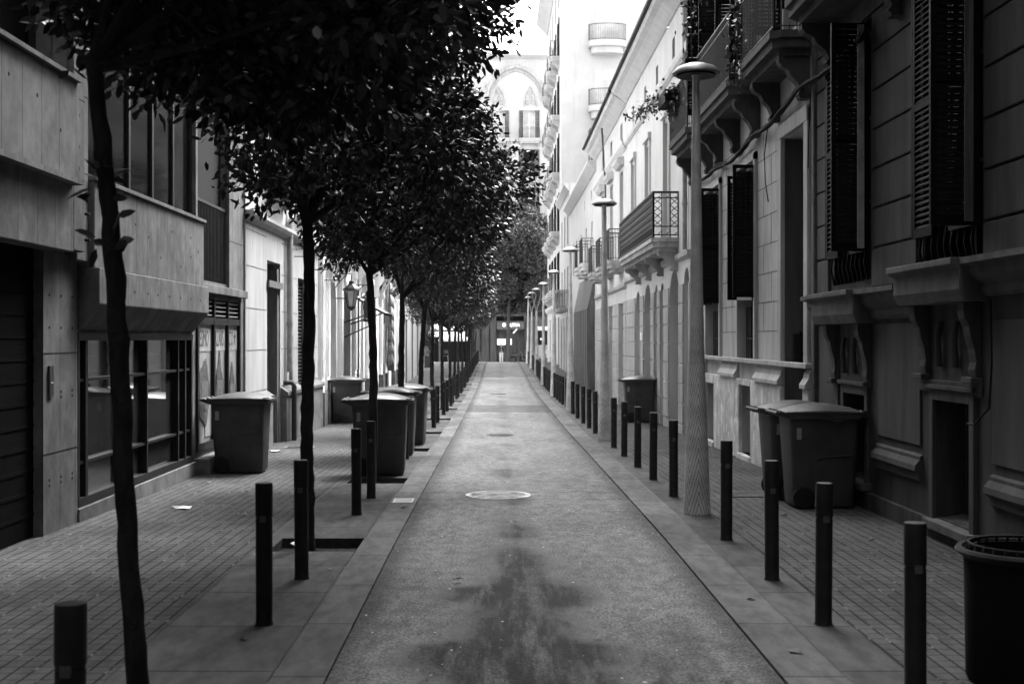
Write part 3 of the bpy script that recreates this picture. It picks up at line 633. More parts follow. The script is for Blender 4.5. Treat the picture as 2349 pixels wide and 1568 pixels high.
# rusticated courses above the string course
spans = [(14.5,15.0),(11.45,12.8),(8.1,9.85),(-14,6.5)]
RU = {}
zs = [2.33]+[2.745+.41*i for i in range(44)]
for i in range(len(zs)-1):
    p, q = zs[i]+.012, zs[i+1]-.012
    for a, c in spans: RU.setdefault(a, MB(A)).box(a,c,-.035,0,p,q)
    if not any(p < r_[1] and q > r_[0] for r_ in ((2.3,5.2),(6.3,8.9),(10,12.4))):
        for a, c in ((12.8,14.5),(9.85,11.45),(6.5,8.1)): RU.setdefault(a, MB(A)).box(a,c,-.035,0,p,q)
for b in RU.values(): b.build('rustication', WALLA, B, bevel=.008)
for a,c in wn:
    window(A,B,a,c,2.42,5.2,.26); window(A,B,a,c,6.3,8.9,.26); window(A,B,a,c,10,12.4,.26)
    louvre(A,B,a-.04,a,-.44,-.04,2.72,5.12,False); louvre(A,B,c,c+.04,-.1,-.03,2.72,5.12,False)
    louvre(A,B,a+.01,a+.5,-.1,-.05,2.72,5.12); louvre(A,B,c-.5,c-.01,-.1,-.05,2.72,5.12)
    b = MB(A); b.box(a-.06,a-.045,-.17,-.1,2.75,5.1); b.build('lit_shutter_strip', PIPE if a > 12 else WOOD, B)  # strip along the leaf; light on its frame put into the colour
    b = MB(A)
    for k in range(9): u = a+.08+k*(c-a-.16)/8; b.tube([(u,-.02,2.42),(u,-.06,2.6),(u,-.02,2.9)], .012, 6)
    b.build('window_guard', SHUT, B)
# upper balconies of this house
for a, c in ((9.4,14.4),(4,8.4)): balcony(A,B,a,c,5.75,.6,.22,1.0,WALLA2,cons=3,conz=.6)
# door bay
MB(A).box(15.02,15.12,-.07,3,-.5,21).build('pilaster', TRIMA, B, bevel=.02)
# ---- building B : lighter, plinth, shutters, deep doorway
XB = 3.9; A2 = right(XB)
B = thing('shuttered_house', 'ashlar-lined house with deep doorway, louvred shutters and flaking plinth', 'building', (XB,20,-.1))
w2 = [(18.45,19.7),(21.35,22.7)]
bl = [(18.65,19.5,-.02,1.07),(21.8,22.6,-.05,1.0)]
ops = [(15.42,16.66,-.6,4.52,False,.9)]+[(a,c,1.44,4.5,False,.28) for a,c in w2]+[(a,c,p,q,False,.35) for a,c,p,q in bl]+[(a,c,5.9,8.6,False,.28) for a,c in w2+[(15.4,16.7)]]+[(a,c,9.9,12.4,False,.28) for a,c in w2+[(15.4,16.7)]]
facade(A2, WALLB, B, 15.13, 24.4, -.6, 26, ops, deep=9)
back(A2,B,15.42,16.66,-.6,4.52,.9,VOID,'door'); MB(A2).box(15.43,16.652,.004,.88,-.5,4.51).build('jamb_shade', WALLA2, B) if 0 else MB(A2).box(16.64,16.655,.01,.88,-.5,4.51).build('jamb_shade', WALLA, B)  # dark facing on the far jamb: doorway shade put into its colour
b = MB(A2); b.box(16.66,16.86,-.05,0,1.45,4.7).box(15.22,15.42,-.05,0,1.45,4.7).box(15.22,16.86,-.06,0,4.52,4.72); b.build('door_surround', WALLB, B, bevel=.012)
o = MB(A2).box(15.9,16.64,.25,.33,1.5,1.95).box(15.95,16.6,.2,.25,1.56,1.9).build('meter_box', SHUT, B)
o = MB(); o.box(XB+.12,XB+.34,16.55,16.655,1.44,1.86).build('intercom', DARKF, B)
for a, c in ((15.14,15.42),(16.66,18.62),(19.52,21.78),(22.62,24.38)):
    MB(A2).box(a,c,-.06,0,-.5,1.16).build('plinth', WALLB2, B, bevel=.008)
for a, c in ((15.14,15.42),(16.66,18.3),(19.75,21.2),(22.75,24.38)):
    MB(A2).prism([(0,1.42),(-.04,1.36),(-.05,1.3),(-.1,1.22),(-.1,1.17),(0,1.165)], a, c).build('plinth_cap', WALLB, B)
MB(A2).box(15.14,24.38,-.09,0,1.42,1.49).build('string_course', WALLB, B, bevel=.01)
for a, c, p, q in bl:
    MB(A2).box(a,c,-.06,0,q,1.16).build('plinth', WALLB2, B); back(A2,B,a,c,p,q,.35,VOID); MB(A2).box(a-.03,c+.03,-.09,.1,p-.1,p).build('sill', WALLB2, B)
b = MB(A2); rnd = random.Random(3)                    # patches where the plinth paint has come off
for i in range(60):
    u = rnd.choice([rnd.uniform(16.75,18.5), rnd.uniform(19.6,21.7)]); z = rnd.uniform(.1,1.05); s1 = rnd.uniform(.02,.07); s2 = s1*rnd.uniform(1.2,3)
    pts = [(u+s1*math.cos(k*.7)*rnd.uniform(.5,1.1), z+s2*math.sin(k*.7)*rnd.uniform(.5,1.1)) for k in range(9)]
    b.face(pts, -.0625, -.059)
b.build('flaking_patches', PEEL, B)
b = MB(A2)
for i in range(8):
    z = 1.9+i*.42
    for a, c in ((16.9,18.4),(19.75,21.3),(22.75,24.35)): b.box(a,c,-.003,0,z,z+.01)
    for a, c in ((16.9,18.4),(19.75,21.3)): u = a+(c-a)*(.35 if i%2 else .7); b.box(u,u+.01,-.003,0,z+.01,z+.42)
b.build('joint_lines', WALLA, B)
for a, c in w2:
    window(A2,B,a,c,1.44,4.5,.24,nz=4)
    louvre(A2,B,a-.035,a,-.36,-.01,2.42,4.42,False); louvre(A2,B,c,c+.035,-.2,-.01,2.42,4.42,False)
    louvre(A2,B,a+.01,a+.45,-.06,-.01,2.42,4.42); louvre(A2,B,c-.45,c-.01,-.06,-.01,2.42,4.42)
    b = MB(A2)
    for k in range(8): u = a+.06+k*(c-a-.12)/7; b.tube([(u,.1,1.46),(u,.1,2.3)], .01, 6)
    b.tube([(a,.1,1.8),(c,.1,1.8)], .012, 6); b.build('window_bars', IRON, B)
    b = MB(A2)
    b.box(a-.1,a,-.05,0,1.5,4.6).box(c,c+.1,-.05,0,1.5,4.6).box(a-.1,c+.1,-.05,0,4.5,4.62); b.build('window_surround', WALLB, B)
o = MB(A2).box(18.405,18.413,-.3,-.08,2.38,2.42).build('label_plate', WHITE, B)
for a, c in w2+[(15.4,16.7)]: window(A2,B,a,c,5.9,8.6,.24); window(A2,B,a,c,9.9,12.4,.24); louvre(A2,B,a-.04,a,-.4,-.02,5.95,8.5,False); louvre(A2,B,c,c+.04,-.4,-.02,5.95,8.5,False)
for a, c in ((15.1,17.2),(18.0,21.5),(22.0,24.3)):
    balcony(A2,B,a,c,5.62,.52,.2,1.0,WALLA,cons=2 if c-a < 3 else 3,conz=.62,step=.1); balcony(A2,B,a,c,9.6,.52,.2,1.0,WALLA,cons=2,conz=.6)
b = MB(A2)                                             # roll-up slatted blinds hung over the balcony rails
for i in range(34): b.box(21.95,22.0,-.5,-.02,6.3+i*.07,6.35+i*.07)
b.build('slatted_blind', SHUT, B)
# ---- long white two storey house C
XC = 3.85; A3 = right(XC)
B = thing('white_balcony_house', 'white stuccoed house with long iron corner balcony over arched doorways', 'building', (XC,30,-.2))
arch = [(24.6,25.3,-.6,3.25,True,.35),(25.95,27.45,-.6,3.3,True,.35),(28.35,28.9,-.6,3.1,True,.35),(29.45,30.0,-.6,3.1,True,.35),(30.7,32.2,-.6,3.2,True,.35),(33.0,34.2,-.6,3.1,True,.35)]
w3 = [(27.4,28.2),(30.9,31.7),(34.2,35)]; at = [(26.6,27.0),(29.4,29.8),(31.8,32.2),(34.6,35.0)]
ops = arch+[(a,c,4.0,6.75,False,.22) for a,c in w3]+[(a,c,7.95,8.4,False,.15) for a,c in at]
facade(A3, WALLC, B, 24.42, 36.6, -.6, 9.4, ops, deep=9)
for i, a in enumerate(arch): back(A3,B,a[0],a[1],a[2],a[3],.35,(WOOD,CLOTH,CLOTH,DARKF,CLOTH,CLOTH)[i],'door')
for a,c in w3:
    window(A3,B,a,c,4.0,6.75,.2,fm=WHITE)
    MB(A3).box(a-.12,a,-.05,0,4.0,6.85).box(c,c+.12,-.05,0,4.0,6.85).box(a-.18,c+.18,-.09,0,6.85,7.0).build('window_surround', WALLC, B)
for a,c in at: back(A3,B,a,c,7.95,8.4,.15)
cut = sorted([q for a in arch for q in a[:2]])
b = MB(A3); prev = 24.45
for a in arch+[(36.55,36.6)]:
    if a[0]-prev > .15:
        for i in range(8): b.box(prev,a[0]-.02,-.03,0,-.4+i*.42,-.4+i*.42+.395)
    prev = a[1]+.02
b.build('rustication', WALLC2, B, bevel=.01)
cornice(A3,B,24.42,36.6,3.42,[(.02,0),(.08,.06),(.08,.16)],WALLC2,'string_course'); cornice(A3,B,24.42,36.6,7.55,[(.02,0),(.08,.06),(.1,.16),(.1,.22)],WALLC,'string_course')
cornice(A3,B,24.42,36.6,8.85,[(.04,0),(.12,.06),(.2,.14),(.3,.22),(.42,.28),(.46,.36),(.46,.46)],WALLC); MB(A3).box(24.42,36.6,-.2,.1,9.31,9.6).build('parapet', WALLC, B)
for u in (26,29,32,35): MB(A3).box(u,u+.4,-.3,.12,9.6,9.9).build('parapet_block', WALLC, B)
balcony(A3,B,26.0,33.2,3.95,.58,.2,.97,WALLC2,'panel',4,.19,.5)
pipe(A3,B,24.75,-.07,3.6,8.8,.05); MB(A3).tube([(24.42,-.5,9.28),(36.6,-.5,9.28)], .06, 8).build('gutter', DARKF, B, True)
o = MB(A3); o.box(30.2,30.22,-.03,-.0,2.0,2.3); MB(A3).box(32.4,32.75,-.045,-.031,1.75,1.95).build('wall_plate', WHITE, B)
# C2: pedimented house
B = thing('pedimented_house', 'white house with hooded windows and small iron balconies, beyond the long iron balcony', 'building', (XC,42,-.3))
w4 = [(37.6,38.7),(41.0,42.1),(44.4,45.5)]
ops = [(a,c,4.3,7.0,False,.22) for a,c in w4]+[(a+.2,c-.2,7.95,8.5,False,.15) for a,c in w4]+[(37.4,38.8,-.6,2.9,False,.3),(40.9,42.2,-.6,2.9,False,.3),(44.3,45.6,-.6,2.9,False,.3)]
facade(A3, WALLC, B, 36.62, 48.0, -.6, 9.35, ops, deep=9)
for a,c in w4:
    window(A3,B,a,c,4.3,7.0,.2,fm=WHITE); back(A3,B,a+.2,c-.2,7.95,8.5,.15)
    MB(A3).prism([(0,7.12),(-.12,7.12),(-.22,7.25),(-.22,7.32),(0,7.38)], a-.25, c+.25).build('window_hood', WALLC, B)
    balcony(A3,B,a-.3,c+.3,4.2,.5,.25,.95,WALLC2,'bars',0,.1)
    window(A3,B,a-.2,c+.2,-.6,2.9,.28,nz=3,name='door')
b = MB(A3)
for i in range(8):
    for a,c in ((36.66,37.38),(38.82,40.88),(42.22,44.28),(45.62,47.95)): b.box(a,c,-.03,0,-.4+i*.42,-.4+i*.42+.39)
b.build('rustication', WALLC2, B, bevel=.01)
cornice(A3,B,36.62,48,3.3,[(.02,0),(.08,.06),(.08,.16)],WALLC2,'string_course'); cornice(A3,B,36.62,48,7.5,[(.02,0),(.08,.06),(.14,.16),(.14,.26)],WALLC,'string_course')
cornice(A3,B,36.62,48,8.8,[(.04,0),(.14,.08),(.22,.14),(.3,.22),(.42,.28),(.46,.36),(.46,.46)],WALLC); MB(A3).box(36.62,48,-.2,.1,9.26,9.5).build('parapet', WALLC, B)
MB(A3).tube([(36.62,-.5,9.24),(48,-.5,9.24)], .06, 8).build('gutter', DARKF, B, True)
pipe(A3,B,42.7,-.1,3.4,7.4,.035,WALLD,top=[(42.7,-.15,7.8),(41.5,-.3,8.5),(41.3,-.35,8.9)])
# D: low house with metal hoarding
B = thing('low_house', 'low pale house with tall grey sheet metal hoarding on its ground floor', 'building', (XC,54,-.35))
ops = [(49.8,50.6,5.0,6.6,False,.2),(53.0,53.8,5.0,6.6,False,.2),(56.4,57.2,5.0,6.6,False,.2),(59.6,60.4,5.0,6.6,False,.2),(62,62.8,5,6.6,False,.2),(59.8,61.2,-.6,2.6,False,.3),(63,64.2,-.6,2.6,False,.3),(50.2,50.5,7.5,7.9,False,.1),(54.2,54.5,7.5,7.9,False,.1)]
facade(A3, WALLC, B, 48.02, 66.0, -.6, 8.75, ops, deep=9)
for o_ in ops[:7]: window(A3,B,*o_[:4],o_[5]-.04,fm=WHITE)
cornice(A3,B,48.02,66,8.4,[(.04,0),(.2,.15),(.35,.3),(.35,.4)],WALLC)
H_ = MB(A3); H_.box(48.6,57.5,-.3,-.02,-.35,3.0).prism([(-.02,3.0),(-.3,3.0),(-.02,4.4)],48.6,57.5)
for i in range(9): H_.box(48.6+i,48.64+i,-.315,-.3,-.3,3.0)
H_.build('metal_hoarding', WALLD, B)
for a, z in ((49.6,4.85),(52.8,4.85)): balcony(A3,B,a-.3,a+1.3,z,.5,.3,1.0,WALLC,'bars',0,.12)
# small house to the corner block
B = thing('narrow_house', 'narrow white house with shuttered windows, squeezed before the tall corner block', 'building', (XC,71,-.05))
ops = []
for u in (67.2,70.2,73.2): ops += [(u,u+1.1,-.6,2.5,False,.25),(u,u+1,3.6,5.8,False,.2),(u,u+1,7,8.8,False,.2)]
facade(A3, WALLE, B, 66.02, 76.2, -.6, 10.2, ops, deep=9)
for o_ in ops: window(A3,B,*o_[:4],o_[5]-.04,fm=DARKF)
for u in (67.2,70.2,73.2): balcony(A3,B,u-.3,u+1.3,3.5,.5,.15,.95,WALLE,cons=0)
b = MB(A3)
for i in range(7):
    for u in (66.1,68.4,71.4,74.4): b.box(u,u+1.6,-.04,0,-.1+i*.45,.31+i*.45)
b.build('rustication', WALLC2, B); cornice(A3,B,66.02,76.2,9.8,[(.04,0),(.3,.3),(.3,.4)],WALLE)
# E: tall corner block
XE = 3.95; A4 = right(XE)
B = thing('tall_corner_block', 'tall white apartment block with stacked iron balconies at the avenue corner', 'building', (XE,86,0))
us = (79.2,83.6,88.0,92.2); fl = (4.9,8.7,12.5,16.2,20.0,23.4); ops = []
for u in us:
    for z in fl[1:5]: ops.append((u,u+1.2,z,z+2.6,False,.25))
    ops.append((u,u+1.2,4.9,7.3,False,.25)); ops.append((u-.2,u+1.5,-.6,3.2,False,.3)); ops.append((u,u+1.2,23.4,25.2,False,.25))
facade(A4, WALLE, B, 76.2, 98, -.6, 26.6, ops, deep=16)
for o_ in ops: window(A4,B,*o_[:4],.2,fm=DARKF)
for u in us:
    for z in fl[:5]:
        balcony(A4,B,u-.5,u+1.7,z,.6,.3,1.0,WALLE,'bars',2,.14,.5); louvre(A4,B,u-.5,u,-.06,-.01,z+.05,z+2.5,pitch=.12); louvre(A4,B,u+1.2,u+1.7,-.06,-.01,z+.05,z+2.5,pitch=.12)
cornice(A4,B,76.2,98,26.0,[(.05,0),(.3,.3),(.6,.6),(.9,.9),(.9,1.2)],WALLE); cornice(A4,B,76.2,98,3.7,[(.05,0),(.2,.2),(.2,.4)],WALLE)
E2 = front(76.2)                                       # its flank towards us: rounded balconies with railings, door, pergola
def round_balcony(u0, u1, z, out=1.1):
    n = 10; m = (u0+u1)/2; pts = [(u0,0)]+[(m-(u1-u0)/2*math.cos(math.pi*k/n), -out*(.55+.45*math.sin(math.pi*k/n))) for k in range(n+1)]+[(u1,0)]
    o = MB(E2).slab(pts, z-.35, z).slab([(m+(p[0]-m)*.85,p[1]*.8) for p in pts], z-.75, z-.35).build('balcony', WALLE, B)
    r = MB(E2); rp = pts[1:-1]
    r.tube([(p[0],p[1]+.05,z+1.0) for p in rp], .03, 5).tube([(p[0],p[1]+.05,z+.08) for p in rp], .02, 5)
    for k in range(len(rp)-1):
        for t in (0,.33,.66): r.tube([(rp[k][0]*(1-t)+rp[k+1][0]*t, rp[k][1]*(1-t)+rp[k+1][1]*t+.05, z),(rp[k][0]*(1-t)+rp[k+1][0]*t, rp[k][1]*(1-t)+rp[k+1][1]*t+.05, z+1.0)], .012, 4)
    r.build('railing', WALLD, o)
    return o
round_balcony(5.6,7.9,20.2); round_balcony(5.6,7.9,16.2); round_balcony(5.6,7.9,12.2)
for z in (20.2,16.2,12.2): MB(E2).box(6.0,7.5,-.02,0,z,z+2.3).build('balcony_door', WGL, B)
b = MB(E2)
for u in (5.7,6.5,7.4): b.box(u,u+.07,-1.2,-1.13,12.2,14.6)
for k in range(8): b.box(5.6,7.6,-1.25+k*.17,-1.2+k*.17,14.6,14.68)
b.build('pergola', WALLD, B)

# ================================================================== FAR FACADE WITH POINTED ARCH
YG = 126.; G = front(YG)
B = thing('arched_gable_building', 'pale stone building with pointed arch gable facing down the street across the avenue', 'building', (1.8,YG,-.65))
cols = (-12.4,-9.3,-6.2,-3.05,.05,3.2,6.6,9.8,13); fz = (6.3,10.4,14.4,18.4,22.4); ops = []
for u in cols:
    for z in fz: ops.append((u-.6,u+.6,z,z+2.9,False,.4))
facade(G, WALLG, B, -22, 22, 4.9, 31, ops, deep=12)
for o_ in ops: window(G,B,*o_[:4],.35,fm=WHITE if o_[2] > 20 else DARKF,gm=WGL if o_[2] > 20 else GLASS,nz=2)
for u in cols:
    for z in fz:
        louvre(G,B,u-1.05,u-.6,-.08,-.01,z+.02,z+2.9,mat=WALLD,pitch=.16); louvre(G,B,u+.6,u+1.05,-.08,-.01,z+.02,z+2.9,mat=WALLD,pitch=.16)
        if -4 < u < 8: balcony(G,B,u-1.1,u+1.1,z-.02,.7,.35,1.0,WALLG,'bars',2,.14,.5)
cornice(G,B,-22,22,22.0,[(.05,0),(.3,.15),(.3,.3)],WALLG); cornice(G,B,-22,22,4.6,[(.05,0),(.3,.15),(.3,.3)],WALLG); cornice(G,B,-22,22,30.6,[(.05,0),(.5,.3),(.5,.5)],WALLG)
def ogive(cx, z0, w_, h, n=14):
    r = (w_*w_/4+h*h)/w_; c1 = cx+w_/2-r; a1 = math.asin(min(1,h/r)); rt = [(c1+r*math.cos(a1*k/n), z0+r*math.sin(a1*k/n)) for k in range(n+1)]
    return [(2*cx-x,z) for x,z in rt]+rt[::-1][1:]
b = MB(G); og = ogive(1.8,26.3,6.0,3.5); b.tube([(p[0],-.1,p[1]) for p in og], .14, 6); og2 = ogive(1.8,26.3,5.3,3.1); b.tube([(p[0],-.05,p[1]) for p in og2], .07, 6)
for i, p in enumerate(og):
    if i % 2: b.box(p[0]-.1,p[0]+.1,-.2,0,p[1],p[1]+.35)
b.build('pointed_arch', WALLC2, B)
for cx in (.05,3.3):
    b = MB(G); q = ogive(cx,25.7,1.3,2.1,8); b.tube([(p[0],-.06,p[1]) for p in q], .06, 5)
    for du, dz in ((0,.35),(-.3,-.1),(.3,-.1),(0,.9)): b.tube([(cx+du+.2*math.cos(k*.7854),-.05,26.2+dz+.2*math.sin(k*.7854)) for k in range(9)], .04, 4)
    b.build('tracery', WALLC2, B)
# dark ground floor
ops = [(-.2,2.65,-.8,2.65,False,.5),(-.2,2.65,3.6,4.1,False,.3),(-7.2,-3.2,-.8,4.0,False,.6),(6,9,-.8,3.5,False,.5)]
facade(G, WALLG2, B, -22, 22, -.9, 4.88, ops, deep=11.9, name='ground_floor_wall')
b = MB(G)
for i in range(26): b.box(-.2+i*.11,-.16+i*.11,.3,.36,-.8,2.65)
b.box(-.2,2.65,.36,.4,-.8,2.65); b.build('gate', WALLD, B)
back(G,B,-.2,2.65,3.6,4.1,.3); back(G,B,-7.2,-3.2,-.8,4.0,.6); back(G,B,6,9,-.8,3.5,.5)
for a, c in ((-2.6,-1.9),(-1.7,-.95),(-.85,-.25),(2.8,3.5),(-3.1,-2.8)):
    MB(G).box(a,c,-.25,0,.45,3.9).build('pilaster', WALLA, B); MB(G).box(a-.08,c+.08,-.4,0,-.8,.45).build('pilaster_base', WALLA, B)
SG = MB(G).box(-.15,2.7,-.2,-.05,2.75,3.5).build('shop_sign', PLIN, B)
text('● ULTRA', .42, emit('sign_light', .8, .6), SG, 'lettering', onfront(1.3,YG-.22,3.17), .01)
MB(G).box(-.1,.75,-.12,-.02,1.15,1.75).build('lit_panel', emit('lit_panel', .5, .2), B); MB(G).box(1.25,1.38,-.12,-.02,1.15,1.75).build('lit_panel', MATS.get('x') or bpy.data.materials['lit_panel'], B)
MB(G).tube([(1.55,-.3,2.35),(1.9,-.5,2.75)], .05, 6).build('strip_lamp', bpy.data.materials['lit_panel'], B)
# cafe front, far left under the trees
for i in range(4):
    for k, (p,q) in enumerate(((2.0,2.5),(2.7,3.3),(3.5,4.0))):
        MB(G).box(-7.0+i*.95,-6.2+i*.95,.3,.34,p,q).build('lit_window', bpy.data.materials['lit_panel'] if k < 2 else WHITE, B)

# ================================================================== unseen block added behind the viewer to shade the foreground
B = thing('shade_block', 'unseen tall block added behind the viewer to shade the foreground', 'building', (0,-14.2,0))
MB().box(-20,20,-34,-14.2,-.6,26).build('wall', WALLA, B)

# ================================================================== STREET FURNITURE
# bollards
BO = thing('bollard', 'black iron bollard', 'bollard', (0,0,0))
MB().lathe((0,0,0), [(.06,0),(.052,.015),(.052,.66)], 24).build('post', BOLL, BO, True)
MB().lathe((0,0,0), [(.049,.66),(.049,.672),(.054,.675),(.054,.872),(.05,.88),(0,.882)], 24).build('cap', BOLL, BO, True)
MB().box(-.018,.018,-.0545,-.045,.64,.68).build('reflector', BAND, BO)
LB = [4.14,7.61,9.06,12.5,13.95,19.2,27.4,29.3,32.6,34.4,37.4,39.0,42.4,44.0,47.4,49.0,52.4,54.0,57.4,59.0,62.4,64.0,67.4,69.0,72.4,74.0,77.4,79,82.4,84,87.4]
RB = [5.96,7.61,9.02,10.83,14.1,15.97,17.8,19.7,21.5,25.5,27.3,29.1,31.1,33.1,36.4,38.4,40.0,41.8,43.7,46.9,48.6,50.3,52,53.6,56.9,58.7,60.5,62.3,64,66.8,68.5,70.3,72,75.6,77.4,79.2,81,82.8,86,87.8,89.6]
lorder = ['nearest black bollard, cut by the lower left corner beside the leaning trunk','black bollard standing alone on the slabs just ahead of the second tree pit','black bollard overlapping the trunk of the second tree','shorter-looking black bollard in front of the big bin, left one of a pair','black bollard in front of the third tree trunk, right one of a pair','black bollard touching the far corner of the big kerbside bin']
rorder = ['black bollard cut by the frame beside the litter basket','black bollard nearest the lane on the right, second from the litter basket','black bollard in front of the paired bins','black bollard just to the right of the nearest lamp post','black bollard just to the left of the nearest lamp post','black bollard, second beyond the nearest lamp post','black bollard with a dark tag, third beyond the nearest lamp post','black bollard, fourth beyond the nearest lamp post','black bollard touching the foot of the second lamp post']
first = True
for lst, X, lab, side in ((LB,-1.45,lorder,'tree'),(RB,2.03,rorder,'lamp')):
    for i, y in enumerate(lst):
        if i < len(lab): l, g = lab[i], 'bollards along the kerb'
        else: l, g = f'small black bollard in the receding line on the {side} side', f'distant bollards on the {side} side'
        o = BO if first else dup(BO, (0,0,0)); first = False
        o.location = (X+random.uniform(-.01,.01), y, gz(y)+.018); o.rotation_euler = (R(random.uniform(-.4,.4)), R(random.uniform(-.4,.4)), 0); o['label'] = l; o['group'] = g
# lamps
def lamp(fork):
    t = thing('street_lamp', 'lamp', 'street lamp', (0,0,0))
    top = 0
    pr = [(.14,0),(.13,.28),(.12,.57),(.095,1.24),(.08,1.7),(.07,2.14),(.058,3.04),(.052,3.45)]+([(.045,3.9),(.034,4.42)] if not fork else [])
    if not fork: pr += [(.04,4.49),(.07,4.56)]
    MB().lathe((0,0,0), pr, 32).build('pole', CHEV, t, True)
    MB().lathe((0,0,0), [(.0,4.64),(.1,4.633),(.19,4.6),(.24,4.555),(.245,4.535),(.235,4.525),(.15,4.53),(.0,4.53)], 36).build('lamp_disc', ZINC, t, True)
    MB().lathe((0,0,0), [(.075,4.515),(.2,4.505),(.2,4.525),(.075,4.53)], 30).build('diffuser', DARKF, t, True)
    if fork:
        for s in (-1,1):
            MB().tube([(0,0,3.4),(s*.06,0,3.62),(s*.17,0,4.0),(s*.24,0,4.3),(s*.25,0,4.42),(s*.17,0,4.53)], [.05,.036,.03,.026,.024,.02], 10).build('arm', ZINC, t, True)
    return t
L0 = lamp(False); L1 = lamp(True)
LY = [12.6,23.5,34.6,45.0,55.2,65.2,74.2,84.4]
LL = ['nearest street lamp, tall tapered pole with chevron cladding and flat disc head','second street lamp, its disc against the white house','third street lamp, beside the receding bollards','fourth street lamp, half way to the avenue','fifth street lamp, straight pole before the forked ones','forked street lamp nearest to the viewer','forked street lamp further from the viewer','last street lamp, smallest, its foot at the end of the bollards']
uf = [0,0]
for i, y in enumerate(LY):
    k = 1 if i in (5,6) else 0; src = (L0,L1)[k]
    o = src if not uf[k] else dup(src, (0,0,0)); uf[k] = 1
    o.location = (2.05, y, gz(y)+.018); o['label'] = LL[i]; o['group'] = 'street lamps along the right kerb'; o.rotation_euler = (0, R(.35 if k == 0 else .6)*(1 if i in (7,) else -.3), 0)
# wheeled bins
def rrect(hx, hy, r, z, n=5):
    p = []
    for cx, cy, a0 in ((hx-r,hy-r,0),(-hx+r,hy-r,90),(-hx+r,-hy+r,180),(hx-r,-hy+r,270)):
        for k in range(n): a = R(a0+90*k/(n-1)); p.append((cx+r*math.cos(a), cy+r*math.sin(a), z))
    return p
def off(rg, dx): return [(p[0]+dx,p[1],p[2]) for p in rg]
def make_bin():
    t = thing('wheeled_bin', 'bin', 'bin', (0,0,0))
    b = MB(); b.loft([off(rrect(.315,.235,.05,.02),.01),off(rrect(.325,.245,.06,.05),.01),off(rrect(.352,.275,.06,.55),.005),off(rrect(.37,.3,.06,.97),0)])
    b.build('body', BIN, t, True)
    b = MB(); b.loft([rrect(.385,.315,.06,.93),rrect(.4,.33,.06,.935),rrect(.405,.335,.06,.985),rrect(.385,.32,.06,.99)])
    for s in (-1,1):
        b.face([(.05,.93),(.2,.93),(.14,.9),(.08,.9)], s*.33-.004, s*.33+.004)
    b.build('rim', BIN, t, True)
    b = MB(); rings = []
    for k in range(13):
        x = -.42+.86*k/12; u = (k/12-.5)*2; zt = 1.0+.07*(1-u*u); hy = .345-(.02 if k in (0,12) else 0)
        rings.append([(x,-hy,.99),(x,-hy,1.005+.01*(1-u*u)),(x,-hy+.05,zt-.015),(x,-.12,zt+.012*(1-u*u)),(x,.12,zt+.012*(1-u*u)),(x,hy-.05,zt-.015),(x,hy,1.005+.01*(1-u*u)),(x,hy,.99)])
    b.loft(rings); b.box(.43,.462,-.3,.3,.97,1.0)
    for z in (.955,.985,1.01):
        for s in (-1,1): b.box(.37,.445,s*.31-.04,s*.31+.04,z,z+.012)
    b.build('lid', LID, t, True)
    b = MB(); b.tube([(-.4,-.26,.95),(-.5,-.26,.99),(-.5,.26,.99),(-.4,.26,.95)], .018, 8)
    for s in (-.26,0,.26): b.tube([(-.38,s,.97),(-.48,s,1.0)], .02, 8)
    b.build('handle', BIN, t, True)
    for s in (-1,1):
        wv = MB(); q = []
        for rr, yy in ((.02,-.02),(.105,-.02),(.115,-.012),(.115,.02),(.105,.03),(.02,.03)): q.append((rr,yy))
        n = 24; v = [(-.215+r_*math.cos(2*math.pi*j/n), s*(.245+yy), .118+r_*math.sin(2*math.pi*j/n)) for r_,yy in q for j in range(n)]
        wv.add(v, [(i*n+j,i*n+(j+1)%n,(i+1)*n+(j+1)%n,(i+1)*n+j) for i in range(5) for j in range(n)]+[tuple(range(n)),tuple(5*n+j for j in range(n))])
        wv.build('wheel', RUB, t, True)
    MB().box(-.3,-.25,-.293,-.28,.72,.84).build('sticker', MIDG, t)
    b = MB(); b.tube([(-.1,-.262,.1),(-.1,-.276,.5),(-.07,-.279,.53),(.3,-.283,.56)], .006, 6); b.tube([(-.1,.262,.1),(-.1,.276,.5),(-.07,.279,.53),(.3,.283,.56)], .006, 6); b.build('moulded_rib', BIN, t)
    return t
W0 = make_bin()
bins = [(-3.6,17.1,0,'wheeled bin against the shop posters on the left pavement'),
        (-1.62,16.75,2,'large dark wheeled bin behind the third tree trunk at the kerb'),
        (-1.72,19.95,0,'wheeled bin hidden behind the big kerbside bin, only its lid showing'),
        (-1.68,22.3,-3,'rearmost of the three kerbside bins under the trees'),
        (-3.66,29.4,4,'wheeled bin with a white sticker by the ornate house doorway'),
        (3.47,13.25,0,'front bin of the pair beside the basement window'),
        (3.42,14.05,3,'rear bin of the pair beside the basement window'),
        (3.42,29.7,-2,'lone wheeled bin in front of the arched doorways')]
for i,(x,y,a,l) in enumerate(bins):
    o = W0 if i == 0 else dup(W0, (0,0,0)); o.location = (x,y,gz(y)+.016); o.rotation_euler = (0,0,R(a if x < 0 else a)); o['label'] = l; o['group'] = 'wheeled bins'
    o.scale = (1,1,1.03)
